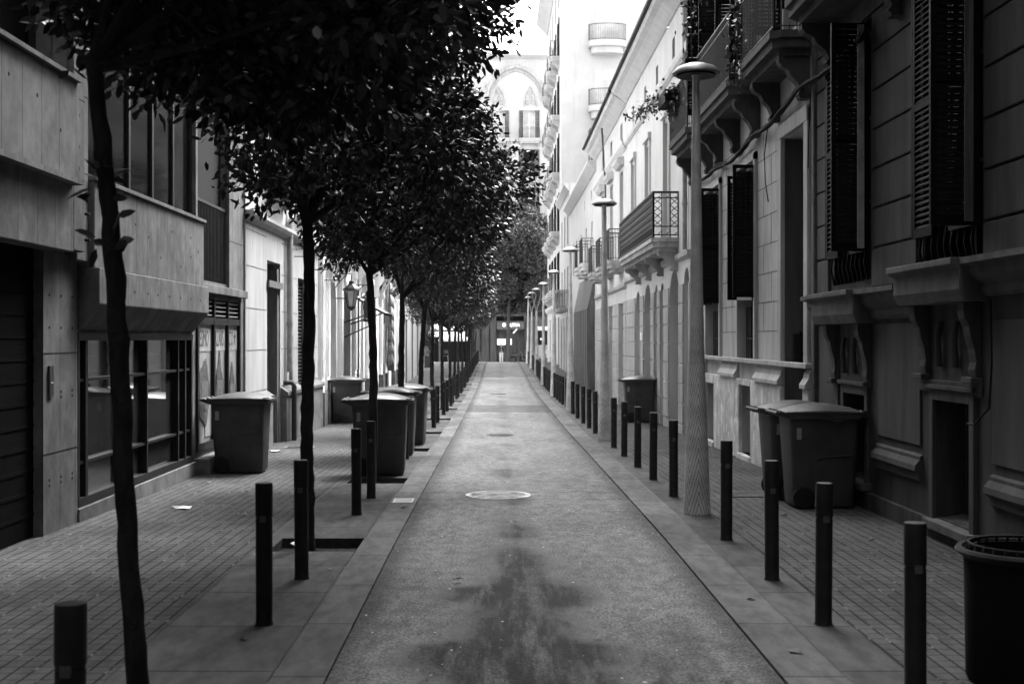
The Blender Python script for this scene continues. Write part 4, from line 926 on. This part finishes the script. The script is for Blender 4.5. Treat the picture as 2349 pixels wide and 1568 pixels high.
# litter basket
t = thing('litter_basket', 'black round litter basket at the lower right corner', 'litter bin', (2.74,6.35,.02))
MB().lathe((2.74,6.35,.02), [(.28,0),(.29,.02),(.3,.62),(.3,.68),(.285,.68),(.28,.1),(0,.1)], 40).build('drum', VOID, t, True)
MB().lathe((2.74,6.35,.02), [(.302,.64),(.335,.66),(.345,.675),(.335,.69),(.31,.69),(.302,.64)], 48, cap=False).build('rim', DARKF, t, True)
b = MB()
for k in range(30): a = 2*math.pi*k/30; b.tube([(2.74+.3*math.cos(a),6.35+.3*math.sin(a),.68),(2.74+.28*math.cos(a),6.35+.28*math.sin(a),.73)], .008, 5)
b.lathe((2.74,6.35,.02), [(.27,.7),(.285,.7),(.285,.715),(.27,.715),(.27,.7)], 30, cap=False); b.build('liner', RUB, t)
# covers in the ground
def cover(x, y, sx, sy, name, lab, mat, frame=None, round_=False):
    z = gz(y)+.004+(0 if abs(x) < .9 or 0 < x < 1.4 else .02)
    t = thing(name, lab, 'ground cover', (x,y,z)); b = MB()
    if round_:
        b.lathe((x,y,z), [(.0,.0),(sx,.0),(sx,.008),(sx-.03,.009),(sx-.035,.004),(sx-.06,.004),(sx-.06,.01),(0,.01)], 48)
        for k in range(14):
            yy = -sx*.8+k*sx*1.6/13; hw = math.sqrt(max(0,(sx*.82)**2-yy*yy))
            if hw > .05: b.box(x-hw, x+hw, y+yy-.008, y+yy+.008, z+.01, z+.014)
    else:
        b.box(x-sx,x+sx,y-sy,y+sy,z,z+.006)
        for k in range(8): b.box(x-sx*.85,x+sx*.85,y-sy*.8+k*sy*.22,y-sy*.8+k*sy*.22+.008,z+.006,z+.009)
    b.build('lid', mat, t)
    if frame: MB().box(x-sx-.03,x+sx+.03,y-sy-.03,y+sy+.03,z-.001,z+.003).build('frame', frame, t)
MET = M('worn_cast_iron', .36, .6, .5, 8, metal=.2, bump=.5, spec=.3)
cover(0,14.35,.385,0,'manhole_cover','large round manhole cover in the middle of the lane',MET,None,True)
cover(-1.06,13.65,.11,.17,'utility_cover','small pale rectangular cover on the left kerb strip',WHITE,IRON)
cover(2.95,14.3,.28,.22,'utility_cover','dark rectangular cover in the tiles beyond the nearest lamp',PLIN,IRON)
cover(-3.5,21.5,.25,.2,'utility_cover','dark cover in the tiles beside the stone house door',PLIN)
cover(.05,25.2,.3,0,'manhole_cover','faint round manhole cover further up the lane',PLIN,None,True)
cover(.0,47,.35,0,'manhole_cover','distant manhole cover in the bright part of the lane',PLIN,None,True)

# ------------------------------------------------------------------ foliage
def leaf_cloud(name, mat, pos, out, ll, lw, seed, droop=.35):
    r = np.random.default_rng(seed); n = len(pos)
    d = out+r.normal(0,.75,(n,3)); d[:,2] -= droop; d /= np.linalg.norm(d,axis=1)[:,None]+1e-6
    s = np.cross(d, r.normal(0,1,(n,3))); s /= np.linalg.norm(s,axis=1)[:,None]+1e-6
    up = np.cross(s, d); L_ = (ll*r.uniform(.65,1.25,n))[:,None]; W_ = (lw*r.uniform(.7,1.2,n))[:,None]
    curl = (L_*r.uniform(.05,.3,n)[:,None])
    v = np.empty((n,6,3)); v[:,0] = pos; v[:,1] = pos+d*L_*.35+s*W_*.5-up*W_*.18; v[:,2] = pos+d*L_*.75+s*W_*.38-up*(W_*.15+curl*.5); v[:,3] = pos+d*L_-up*curl
    v[:,4] = pos+d*L_*.75-s*W_*.38-up*(W_*.15+curl*.5); v[:,5] = pos+d*L_*.35-s*W_*.5-up*W_*.18
    me = bpy.data.meshes.new(name); nv = n*6
    me.vertices.add(nv); me.vertices.foreach_set('co', v.reshape(-1).astype(np.float32))
    idx = (np.arange(n)*6)[:,None]+np.array([[0,1,2,3,0,3,4,5]]); me.loops.add(n*8); me.loops.foreach_set('vertex_index', idx.reshape(-1).astype(np.int32))
    me.polygons.add(n*2); me.polygons.foreach_set('loop_start', (np.arange(n*2)*4).astype(np.int32)); me.polygons.foreach_set('loop_total', np.full(n*2,4,np.int32))
    me.update(calc_edges=True); me.materials.append(mat); return me
def crown_points(blobs, n, seed, tw=9, spread=.075, core=.35):
    r = np.random.default_rng(seed); b = np.array(blobs); wgt = b[:,3]**2.2; wgt /= wgt.sum(); m = max(1,n//tw)
    k = r.choice(len(b), m, p=wgt); d = r.normal(0,1,(m,3)); d /= np.linalg.norm(d,axis=1)[:,None]
    rad = b[k,3]*(core+(1-core)*r.uniform(0,1,m)**.45)
    tips = b[k,:3]+d*rad[:,None]*np.array([1,1,.8]); tips = np.repeat(tips,tw,0); dd = np.repeat(d,tw,0)
    return tips+r.normal(0,spread,tips.shape), dd
def make_blobs(cx, cy, cz, rx, rz, n, seed, r0=.42, r1=.68):
    r = random.Random(seed); out = [(cx,cy,cz,rx*.55)]
    for i in range(n):
        a = 2.399*i+r.uniform(-.4,.4); h = r.uniform(-.75,.95); q = math.sqrt(max(0,1-h*h))*r.uniform(.5,.82)
        out.append((cx+q*rx*math.cos(a), cy+q*rx*math.sin(a), cz+h*rz*.75, r.uniform(r0,r1)))
    return out
def make_trunk(seed, fork, r0, r1, lean, tops, parent, mat=BARK, wob=.035):
    r = random.Random(seed); b = MB(); pts = []; rs = []; n = 34; kn = [r.randint(6,n-3) for _ in range(4)]
    for k in range(n+1):
        t = k/n; pts.append((lean[0]*t+math.sin(t*5+seed)*wob*t+r.uniform(-.006,.006), lean[1]*t+r.uniform(-.008,.008), -.09+(fork+.09)*t)); rs.append((r0*(1.25 if k == 0 else 1.1 if k == 1 else 1)*(1-t)+r1*t)*(1.13 if k in kn else 1)+r.uniform(-.0025,.0025))
    b.tube(pts, rs, 12); top = Vector(pts[-1])
    for e in tops:
        e = Vector(e); m = top.lerp(e,.45)+Vector((r.uniform(-.08,.08),r.uniform(-.08,.08),-.08)); b.tube([tuple(top+Vector((0,0,-.06))),tuple(m),tuple(e)], [r1*.8,r1*.5,r1*.22], 8)
        for q in range(3):
            s = m.lerp(e,r.random()); f = s+Vector((r.uniform(-.5,.5),r.uniform(-.5,.5),r.uniform(.1,.5))); b.tube([tuple(s),tuple(s.lerp(f,.5)+Vector((0,0,.05))),tuple(f)], [r1*.3,r1*.18,r1*.08], 5)
    return b.build('trunk', mat, parent, True)
def orange_tree(y, lab, seed, rx, rz, cz, n, off_=(0,0), lean=(0,0), fork=2.9, nb=17, group=None, r0=.062):
    x = -1.63; g0 = gz(y); t = thing('orange_tree', lab, 'tree', (0,0,0), group)
    bl = make_blobs(off_[0],off_[1],cz,rx,rz,nb,seed)
    if seed == 11: bl += [(-.2,1.0,3.4,.33),(.1,1.2,3.3,.36),(.4,1.1,3.25,.4),(.75,1.0,3.25,.42),(-.3,.6,3.5,.3),(.15,.6,3.35,.33),(-.45,1.3,3.6,.3)]
    if seed in (23,31): bl += [(.4*math.cos(k*1.57+seed)-.05, .4*math.sin(k*1.57+seed), fork+.3+.14*(k%2), .34) for k in range(4)]
    make_trunk(seed, fork, r0, r0*.72, lean, [(b_[0]*.8,b_[1]*.8,b_[2]) for b_ in bl[1:7]], t)
    p, d = crown_points(bl, n, seed); o = link('crown', leaf_cloud('crown', LEAF, p, d, .088, .038, seed), t)
    t.location = (x, y, g0); return t
TS = [orange_tree(5.6,'leaning thin-trunked tree in the left foreground, leaf sprouts on its trunk',11,1.35,1.6,4.25,50000,(.62,.7),(-.24,.05),3.1,24,None,.053),
      orange_tree(10.5,'second tree from the viewer, trunk behind two bollards',23,1.45,1.5,4.25,29000,(.24,.1),(-.03,0),2.85,20),
      orange_tree(15.8,'third tree, its trunk in front of the big kerbside bin',31,1.5,1.35,4.05,27000,(.45,0),(.0,0),2.75,20),
      orange_tree(20.95,'fourth tree, rising behind the kerbside bins',47,1.4,1.15,3.95,21000,(.3,0),(-.05,0),2.7,17),
      orange_tree(25.6,'fifth tree, slender trunk beyond the kerbside bins',53,1.4,1.1,3.9,18000,(.25,0),(.05,0),2.65,16)]
for q in TS: q['group'] = 'orange trees along the left kerb'
for i, y in enumerate(TREES[5:]):
    s = TS[3+i%2]; k = (.92,.95,.9,1.0)[i%4]
    dup(s, (-1.63,y,gz(y)), i*1.7, 'small round-crowned orange tree in the receding row on the left', 'distant orange trees on the left', (k,k,(.93,.98,.9)[i%3]))
for y in (-4,.6): dup(TS[3], (-1.63,y,0), 2+y, 'unseen orange tree added to shade the foreground', 'unseen orange trees added for shade', (1,1,1.12))  # trees added out of view so their crowns darken the foreground
# sprouts on the first trunk
r = random.Random(5); P_, D_ = [], []
for k in range(26):
    a = r.uniform(0,6.28); z = r.uniform(2.15,2.6); P_.append((-1.63-.24*z/3.1+.05*math.cos(a),5.62+.05*math.sin(a),z)); D_.append((math.cos(a)*1.6,math.sin(a)*.6,.45))
me = leaf_cloud('sprouts', LEAF, np.array(P_), np.array(D_), .095, .04, 8, .1)
for v in me.vertices: v.co = (v.co[0]+1.63, v.co[1]-5.6, v.co[2])
o = bpy.data.objects.new('sprouts', me); COL.objects.link(o); o.parent = TS[0]
# plane trees on the avenue
def plane_tree(x, y, rx, rz, cz, n, seed, lab, tr=.17, fork=6.0):
    t = thing('plane_tree', lab, 'tree', (0,0,0), 'tall trees on the avenue'); bl = make_blobs(0,0,cz,rx,rz,40,seed,1.0,1.8)
    make_trunk(seed, fork, tr, tr*.7, (.1,0), [(b_[0]*.8,b_[1]*.8,b_[2]) for b_ in bl[1:6]], t, WALLA, .1)
    p, d = crown_points(bl, n, seed, 7, .22, .3); link('crown', leaf_cloud('crown', LEAF2, p, d, .24, .13, seed), t); t.location = (x,y,gz(y))
plane_tree(.9,108,6.4,6.2,8.8,130000,71,'tall plane tree whose trunk stands in front of the far gate')
plane_tree(5.4,112,5.4,6.0,8.5,90000,73,'tall plane tree behind the last lamps, to the right')
plane_tree(-5.2,110,4.6,4.4,9.2,45000,79,'tall plane tree at the left, half hidden by the orange trees')
# balcony vines and planters
def vine(path, n, spread, lab, seed, ll=.09):
    r = np.random.default_rng(seed); P_ = []
    for k in range(n):
        i = r.integers(0,len(path)-1); t = r.random(); a = np.array(path[i]); c = np.array(path[i+1]); P_.append(a+(c-a)*t+r.normal(0,spread,3))
    P_ = np.array(P_); t = thing('balcony_plant', lab, 'plant', tuple(path[0]))
    b = MB(); b.tube([tuple(p) for p in path], .012, 5); b.build('stem', BARK, t)
    link('leaves', leaf_cloud('leaves', VINE, P_, np.zeros((n,3)), ll, .05, seed, .6), t)
vine([(3.4,24.0,6.2),(3.2,24.2,6.55),(2.95,24.4,6.4),(2.7,24.6,6.25)], 260, .11, 'leafy branch reaching over the street from the far balcony', 91)
vine([(3.45,21.5,6.0),(3.35,21.2,7.0),(3.3,20.9,7.6)], 90, .14, 'climbing plant on the middle balcony rail', 92)
vine([(3.42,17.3,6.6),(3.36,17.2,6.1),(3.34,17.3,5.4)], 130, .09, 'trailing plant hanging from the balcony above the doorway', 93)
vine([(3.4,23.1,6.6),(3.36,23.2,6.1)], 160, .12, 'bushy plant above the planter trough on the last dark balcony', 94)
vine([(2.3,55.4,4.5),(2.2,55.4,4.9)], 60, .12, 'small plant on a ledge beside the fifth lamp', 95) if False else None
t = thing('planter', 'dark wooden trough hung on the last dark balcony rail', 'planter', (3.3,23.5,6.0)); MB().box(3.16,3.38,23.0,24.0,6.28,6.5).build('trough', SHUT, t, bevel=.01)
for k in range(6): MB().box(3.145,3.16,23.02+k*.165,23.16+k*.165,6.27,6.51).build('slat', SHUT, t)
t = thing('planter', 'dark trough planter on the middle balcony rail', 'planter', (3.3,20.5,6.4)); MB().box(3.2,3.4,20.9,21.5,6.35,6.6).build('trough', SHUT, t, bevel=.01)
# cable bundle along the right walls
t = thing('cable_bundle', 'thick sagging bundle of black cables along the shuttered house front', 'cables', (3.8,19,4.8))
rr = random.Random(9)
for c in range(6):
    pts = []
    for k in range(41):
        u = 12.6+11.6*k/40; sag = .06*abs(math.sin((u-12.6)*1.1)); pts.append((3.8-.03*math.sin(c*1.3)+rr.uniform(-.012,.012), u, 4.86+.015*c-sag*(1+.2*c)-.004*(u-12.6)+.09*math.sin(u*.55)+rr.uniform(-.012,.012)))
    MB().tube(pts, .018, 5).build('cable', RUB, t, True)
MB().tube([(3.8,17.2,4.8),(3.76,17.25,4.4),(3.74,17.1,4.0),(3.76,17.0,3.7)], .008, 5).build('cable', RUB, t); MB().tube([(3.82,14.9,4.9),(3.8,14.95,4.3),(3.82,15.05,3.9)], .008, 5).build('cable', RUB, t)
t = thing('wall_cable', 'thin black cable running down beside the basement window near the right edge', 'cable', (3.88,9.6,1.5))
MB().tube([(3.88,9.62,2.1),(3.88,9.6,1.6),(3.88,9.65,1.25),(3.86,9.9,1.1),(3.86,10.05,1.1)], .009, 6).build('cable', RUB, t)
# lanterns, signs, spotlights on the left houses
def lantern(x, y, z, lab, s=1.):
    t = thing('wall_lantern', lab, 'lantern', (x,y,z), 'wall lanterns on the ornate house')
    MB().tube([(XL,y,z+.55*s),(x,y,z+.55*s),(x,y,z+.42*s)], .015, 6).tube([(XL,y,z+.25*s),(XL+.15,y,z+.4*s),(x-.1,y,z+.55*s)], .012, 6).build('bracket', IRON, t)
    MB().lathe((x,y,z), [(.0,.42*s),(.05*s,.4*s),(.06*s,.34*s),(.16*s,.26*s),(.18*s,.22*s),(.15*s,.2*s)], 6).build('hood', IRON, t)
    MB().lathe((x,y,z), [(.14*s,.2*s),(.07*s,-.12*s),(.0,-.14*s)], 6).build('glass', WGL, t)
    b = MB()
    for k in range(6): a = 2*math.pi*k/6; b.tube([(x+.145*s*math.cos(a),y+.145*s*math.sin(a),z+.2*s),(x+.075*s*math.cos(a),y+.075*s*math.sin(a),z-.12*s)], .009, 5)
    b.lathe((x,y,z), [(.08*s,-.11*s),(.08*s,-.14*s),(.02,-.2*s)], 6); b.build('cage', IRON, t)
lantern(-3.72,30.9,2.75,'old iron wall lantern above the awning',1.25); lantern(-3.7,34.6,2.65,'iron wall lantern behind the hanging square sign',1.2)
t = thing('hanging_sign', 'black square sign with a small white emblem, hanging from the ornate house', 'sign', (-3.3,31.0,2.4))
MB().box(-3.42,-3.12,31.0,31.05,2.22,2.78).build('board', IRON, t); MB().tube([(XO,31.02,2.82),(-3.1,31.02,2.82)], .015, 6).build('arm', IRON, t)
b = MB(); b.box(-3.32,-3.22,30.99,30.998,2.47,2.48).box(-3.32,-3.22,30.99,30.998,2.56,2.57).box(-3.32,-3.31,30.99,30.998,2.48,2.56).box(-3.23,-3.22,30.99,30.998,2.48,2.56).box(-3.3,-3.24,30.99,30.998,2.5,2.54).box(-3.4,-3.15,30.99,30.998,2.3,2.31); b.build('emblem', WHITE, t)
def spot(y, z, lab):
    t = thing('spotlight', lab, 'spotlight', (XM,y,z), 'spotlights on the stone house')
    MB().tube([(XM,y,z),(XM+.42,y,z)], .012, 6).tube([(XM+.4,y,z),(XM+.4,y,z+.1)], .01, 6).build('arm', IRON, t); MB().lathe((XM+.4,y,z+.06), [(.03,.1),(.08,.06),(.09,0),(.0,.0)], 12).build('head', IRON, t, True)
spot(24.6,3.45,'black spotlight on a thin arm beside the drainpipes'); spot(26.6,3.3,'black spotlight on a thin arm above the roller shutter'); spot(28.3,3.15,'black spotlight nearest to the ornate house')
# litter: dry leaves and scraps
rl = random.Random(21); LM = M('dry_leaf', .12, .7, .4, 20)
spots = [(-3.3,10.9),(-3.6,11.6),(-2.9,10.2),(-3.8,12.4),(-2.6,9.0),(-3.4,13.1),(-2.2,8.3),(-3.0,14.5),(-1.3,9.4),(-1.5,7.2),(-1.0,13.0),(-.3,9.0),(.6,7.3),(1.72,8.3),(2.6,9.5),(3.1,11.6),(2.9,12.4),(3.3,10.8),(-3.7,15.6),(.2,10.6),(.8,12),(1.68,6.9),(-2.6,12.5),(-3.9,11.1)]
l0 = None
for i,(x,y) in enumerate(spots):
    if l0 is None:
        me = MB().add([(-.045,0,.0),(-.01,-.028,.012),(.05,0,.004),(-.005,.028,.018),(0,0,.004)],[(0,1,4),(1,2,4),(2,3,4),(3,0,4)]).build('fallen_leaf', LM)
        l0 = me; o = me
    else: o = l0.copy(); COL.objects.link(o)
    o.location = (x,y,gz(y)+.024); o.rotation_euler = (R(rl.uniform(-10,10)),R(rl.uniform(-10,10)),rl.uniform(0,6)); s = rl.uniform(.6,1.2); o.scale = (s,s,s)
    tag(o, 'small dry leaf lying on the ground', 'leaf', 'fallen leaves')
def scrap(x, y, sx, sy, lab, seed):
    r = random.Random(seed); n = 9; b = MB(); pts = [(x+sx*math.cos(k*.7)*r.uniform(.5,1), y+sy*math.sin(k*.7)*r.uniform(.4,1), gz(y)+.022+r.uniform(0,.03)) for k in range(n)]
    b.add(pts+[(x,y,gz(y)+.05)], [(k,(k+1)%n,n) for k in range(n)]); tag(b.build('paper_scrap', WHITE), lab, 'litter')
scrap(-3.35,13.0,.16,.1,'torn white scrap on the tiles left of the second tree',1); scrap(-1.72,10.55,.08,.1,'white scrap lying in the second tree pit',2); scrap(-3.75,20.6,.14,.16,'white paper by the doorstep of the stone house',3)

# ================================================================== far things: people, vehicles, parasol, chair
def skin_mesh(name, pts, edges, rads, mat, parent, sub=2):
    me = bpy.data.meshes.new(name); me.from_pydata(pts, edges, []); o = bpy.data.objects.new(name, me); COL.objects.link(o)
    sk = o.modifiers.new('skin','SKIN'); 
    for i, v in enumerate(me.skin_vertices[0].data): v.radius = (rads[i][0], rads[i][1]) if isinstance(rads[i],tuple) else (rads[i],rads[i])
    me.skin_vertices[0].data[0].use_root = True
    s = o.modifiers.new('sub','SUBSURF'); s.levels = sub; s.render_levels = sub; sk.use_smooth_shade = True; me.materials.append(mat)
    o.parent = parent; return o
PX, PY = .28, 113.
t = thing('person', 'person in a dark jacket and pale trousers standing in front of the far gate', 'person', (PX,PY,gz(PY)))
J = [(0,0,.95),(0,0,1.15),(0,0,1.36),(0,0,1.47),(0,-.02,1.56),(0,-.03,1.66),(.09,0,.9),(.1,0,.5),(.1,.02,.09),(.1,-.12,.04),(-.09,0,.9),(-.1,0,.5),(-.1,.02,.09),(-.1,-.12,.04),
     (.17,0,1.38),(.24,.02,1.1),(.2,-.08,.88),(.2,-.1,.8),(-.17,0,1.38),(-.24,.02,1.1),(-.2,-.08,.88),(-.2,-.1,.8)]
Eg = [(0,1),(1,2),(2,3),(3,4),(4,5),(0,6),(6,7),(7,8),(8,9),(0,10),(10,11),(11,12),(12,13),(2,14),(14,15),(15,16),(16,17),(2,18),(18,19),(19,20),(20,21)]
skin_mesh('body', J, Eg, [(.14,.1),(.12,.09),(.14,.09),.055,.08,.085,.08,.055,.04,.035,.08,.055,.04,.035,.055,.042,.032,.03,.055,.042,.032,.03], SKIN, t)
skin_mesh('jacket', [J[0],J[1],J[2],(0,0,1.44),J[14],J[15],J[16],J[18],J[19],J[20]], [(0,1),(1,2),(2,3),(2,4),(4,5),(5,6),(2,7),(7,8),(8,9)], [(.17,.13),(.16,.12),(.17,.12),.08,.08,.065,.055,.08,.065,.055], IRON, t)
skin_mesh('trousers', [J[0],J[6],J[7],J[8],J[10],J[11],J[12]], [(0,1),(1,2),(2,3),(0,4),(4,5),(5,6)], [(.15,.12),.1,.075,.07,.1,.075,.07], WHITE, t)
skin_mesh('hair', [(0,0,1.74),(0,.04,1.68)], [(0,1)], [.085,.08], PLIN, t)
MB().face([(-.05,1.2),(0,1.38),(.05,1.2),(.02,1.2),(0,1.28),(-.02,1.2)], -.155, -.14).box(-.12,.12,-.16,-.14,1.08,1.11).build('jacket_print', WHITE, t)
for o in t.children:
    if o.name.startswith('jacket_print'): o.location = (0,0,0)
# bus on the avenue
bx0, by0 = 3.35, 106.; bz = gz(105)
t = thing('bus', 'city bus crossing on the avenue, half hidden by the tall corner block', 'bus', (bx0,by0,bz))
def BB(*a): return MB().box(bx0+a[0],bx0+a[1],by0+a[2],by0+a[3],bz+a[4],bz+a[5])
BB(0,11.5,0,2.5,.35,1.5).build('body', ZINC, t, bevel=.06); BB(.06,11.4,.03,2.47,1.5,2.75).build('window_band', GLASS, t); BB(-.02,11.5,-.02,2.52,2.75,3.1).build('roof', WHITE, t, bevel=.08)
for a in (.0,1.5,3,4.5,6,7.5): BB(a,a+.1,-.01,.03,1.5,2.75).build('window_post', DARKF, t)
for a in (1.9,8.6):
    wv = MB(front(by0-.05)); n = 20; wv.add([(bx0+a+.48*math.cos(2*math.pi*j/n),w_,bz+.48+.48*math.sin(2*math.pi*j/n)) for w_ in (0,.3) for j in range(n)],[tuple(range(n)),tuple(n+j for j in range(n))]+[(j,(j+1)%n,n+(j+1)%n,n+j) for j in range(n)]); wv.build('wheel', RUB, t, True)
for a in (.3,.95): BB(a,a+.12,-.03,.0,1.95,2.07).build('interior_lamp', bpy.data.materials['lit_panel'], t)
# parked motorcycle
mx, my = 1.75, 111.5; mz = gz(my); t = thing('motorcycle', 'dark parked motorcycle in front of the far gate', 'motorcycle', (mx,my,mz))
for dx in (-.42,.5):
    n = 20; wv = MB(); wv.tube([(mx+dx+.26*math.cos(2*math.pi*j/n),my,mz+.3+.26*math.sin(2*math.pi*j/n)) for j in range(n+1)], .05, 8, False); wv.build('wheel', RUB, t, True)
MB().loft([[(mx+x_,my+y_*.16*s,mz+zc+z_*.14*s) for y_,z_ in ((1,0),(.7,.7),(0,1),(-.7,.7),(-1,0),(-.7,-.7),(0,-1),(.7,-.7))] for x_,zc,s in ((-.55,.78,.5),(-.3,.74,1),(0,.7,1.25),(.2,.82,1.2),(.4,.86,.6))]).build('bodywork', PLIN, t, True)
MB().box(mx-.5,mx+.05,my-.13,my+.13,mz+.82,mz+.9).build('saddle', IRON, t, bevel=.03); MB().tube([(mx+.5,my,mz+.3),(mx+.36,my,mz+.98)], .03, 6).tube([(mx+.34,my-.32,mz+1.02),(mx+.36,my,mz+.98),(mx+.34,my+.32,mz+1.02)], .018, 6).build('handlebar', ZINC, t)
# parasol and cafe furniture
ux, uy = -4.1, 116.; uz = gz(uy); t = thing('parasol', 'large white square parasol over the cafe terrace at the end of the tree row', 'parasol', (ux,uy,uz))
MB().add([(ux-1.5,uy-1.5,uz+2.25),(ux+1.5,uy-1.5,uz+2.25),(ux+1.5,uy+1.5,uz+2.25),(ux-1.5,uy+1.5,uz+2.25),(ux,uy,uz+3.0),(ux-1.5,uy-1.5,uz+2.05),(ux+1.5,uy-1.5,uz+2.05),(ux+1.5,uy+1.5,uz+2.05),(ux-1.5,uy+1.5,uz+2.05)],
   [(0,1,4),(1,2,4),(2,3,4),(3,0,4),(0,1,6,5),(1,2,7,6),(2,3,8,7),(3,0,5,8)]).build('canopy', CANVAS, t); MB().tube([(ux,uy,uz),(ux,uy,uz+2.95)], .03, 8).build('pole', ZINC, t)
def chair(x, y, rz, lab, mat, g=None):
    z = gz(y)+.015; t = thing('cafe_chair', lab, 'chair', (x,y,z), g)
    b = MB(); b.lathe((x,y,z), [(.0,.44),(.2,.44),(.21,.455),(.2,.47),(0,.47)], 18); b.build('seat', mat, t)
    b = MB(); b.tube([(x-.19,y+.17,z+.45),(x-.2,y+.22,z+.72),(x-.12,y+.24,z+.86),(x,y+.245,z+.9),(x+.12,y+.24,z+.86),(x+.2,y+.22,z+.72),(x+.19,y+.17,z+.45)], .022, 6)
    b.box(x-.15,x+.15,y+.215,y+.235,z+.62,z+.84); b.build('backrest', mat, t)
    for dx in (-1,1):
        for dy in (-1,1): MB().tube([(x+dx*.15,y+dy*.15,z+.45),(x+dx*.2,y+dy*.2,z)], .012, 5).build('leg', ZINC, t)
chair(3.5,86.5,0,'white chair with round back by the tall corner block',WHITE)
for i,(x,y) in enumerate(((-6.2,88),(-5.2,91),(-4.0,93))): chair(x,y,0,'dark terrace chair at the left street corner',IRON,'terrace chairs at the corner')
t = thing('planter_box', 'dark planter box with a bush at the left street corner', 'planter', (-4.6,76,0)); MB().box(-5.0,-4.2,75.5,76.3,-.02,.75).build('box', IRON, t, bevel=.02)
p, d = crown_points(make_blobs(-4.6,75.9,1.9,.55,.9,8,5,.3,.45), 2600, 5, 8, .06); link('bush', leaf_cloud('bush', LEAF, p, d, .12, .05, 5), t)
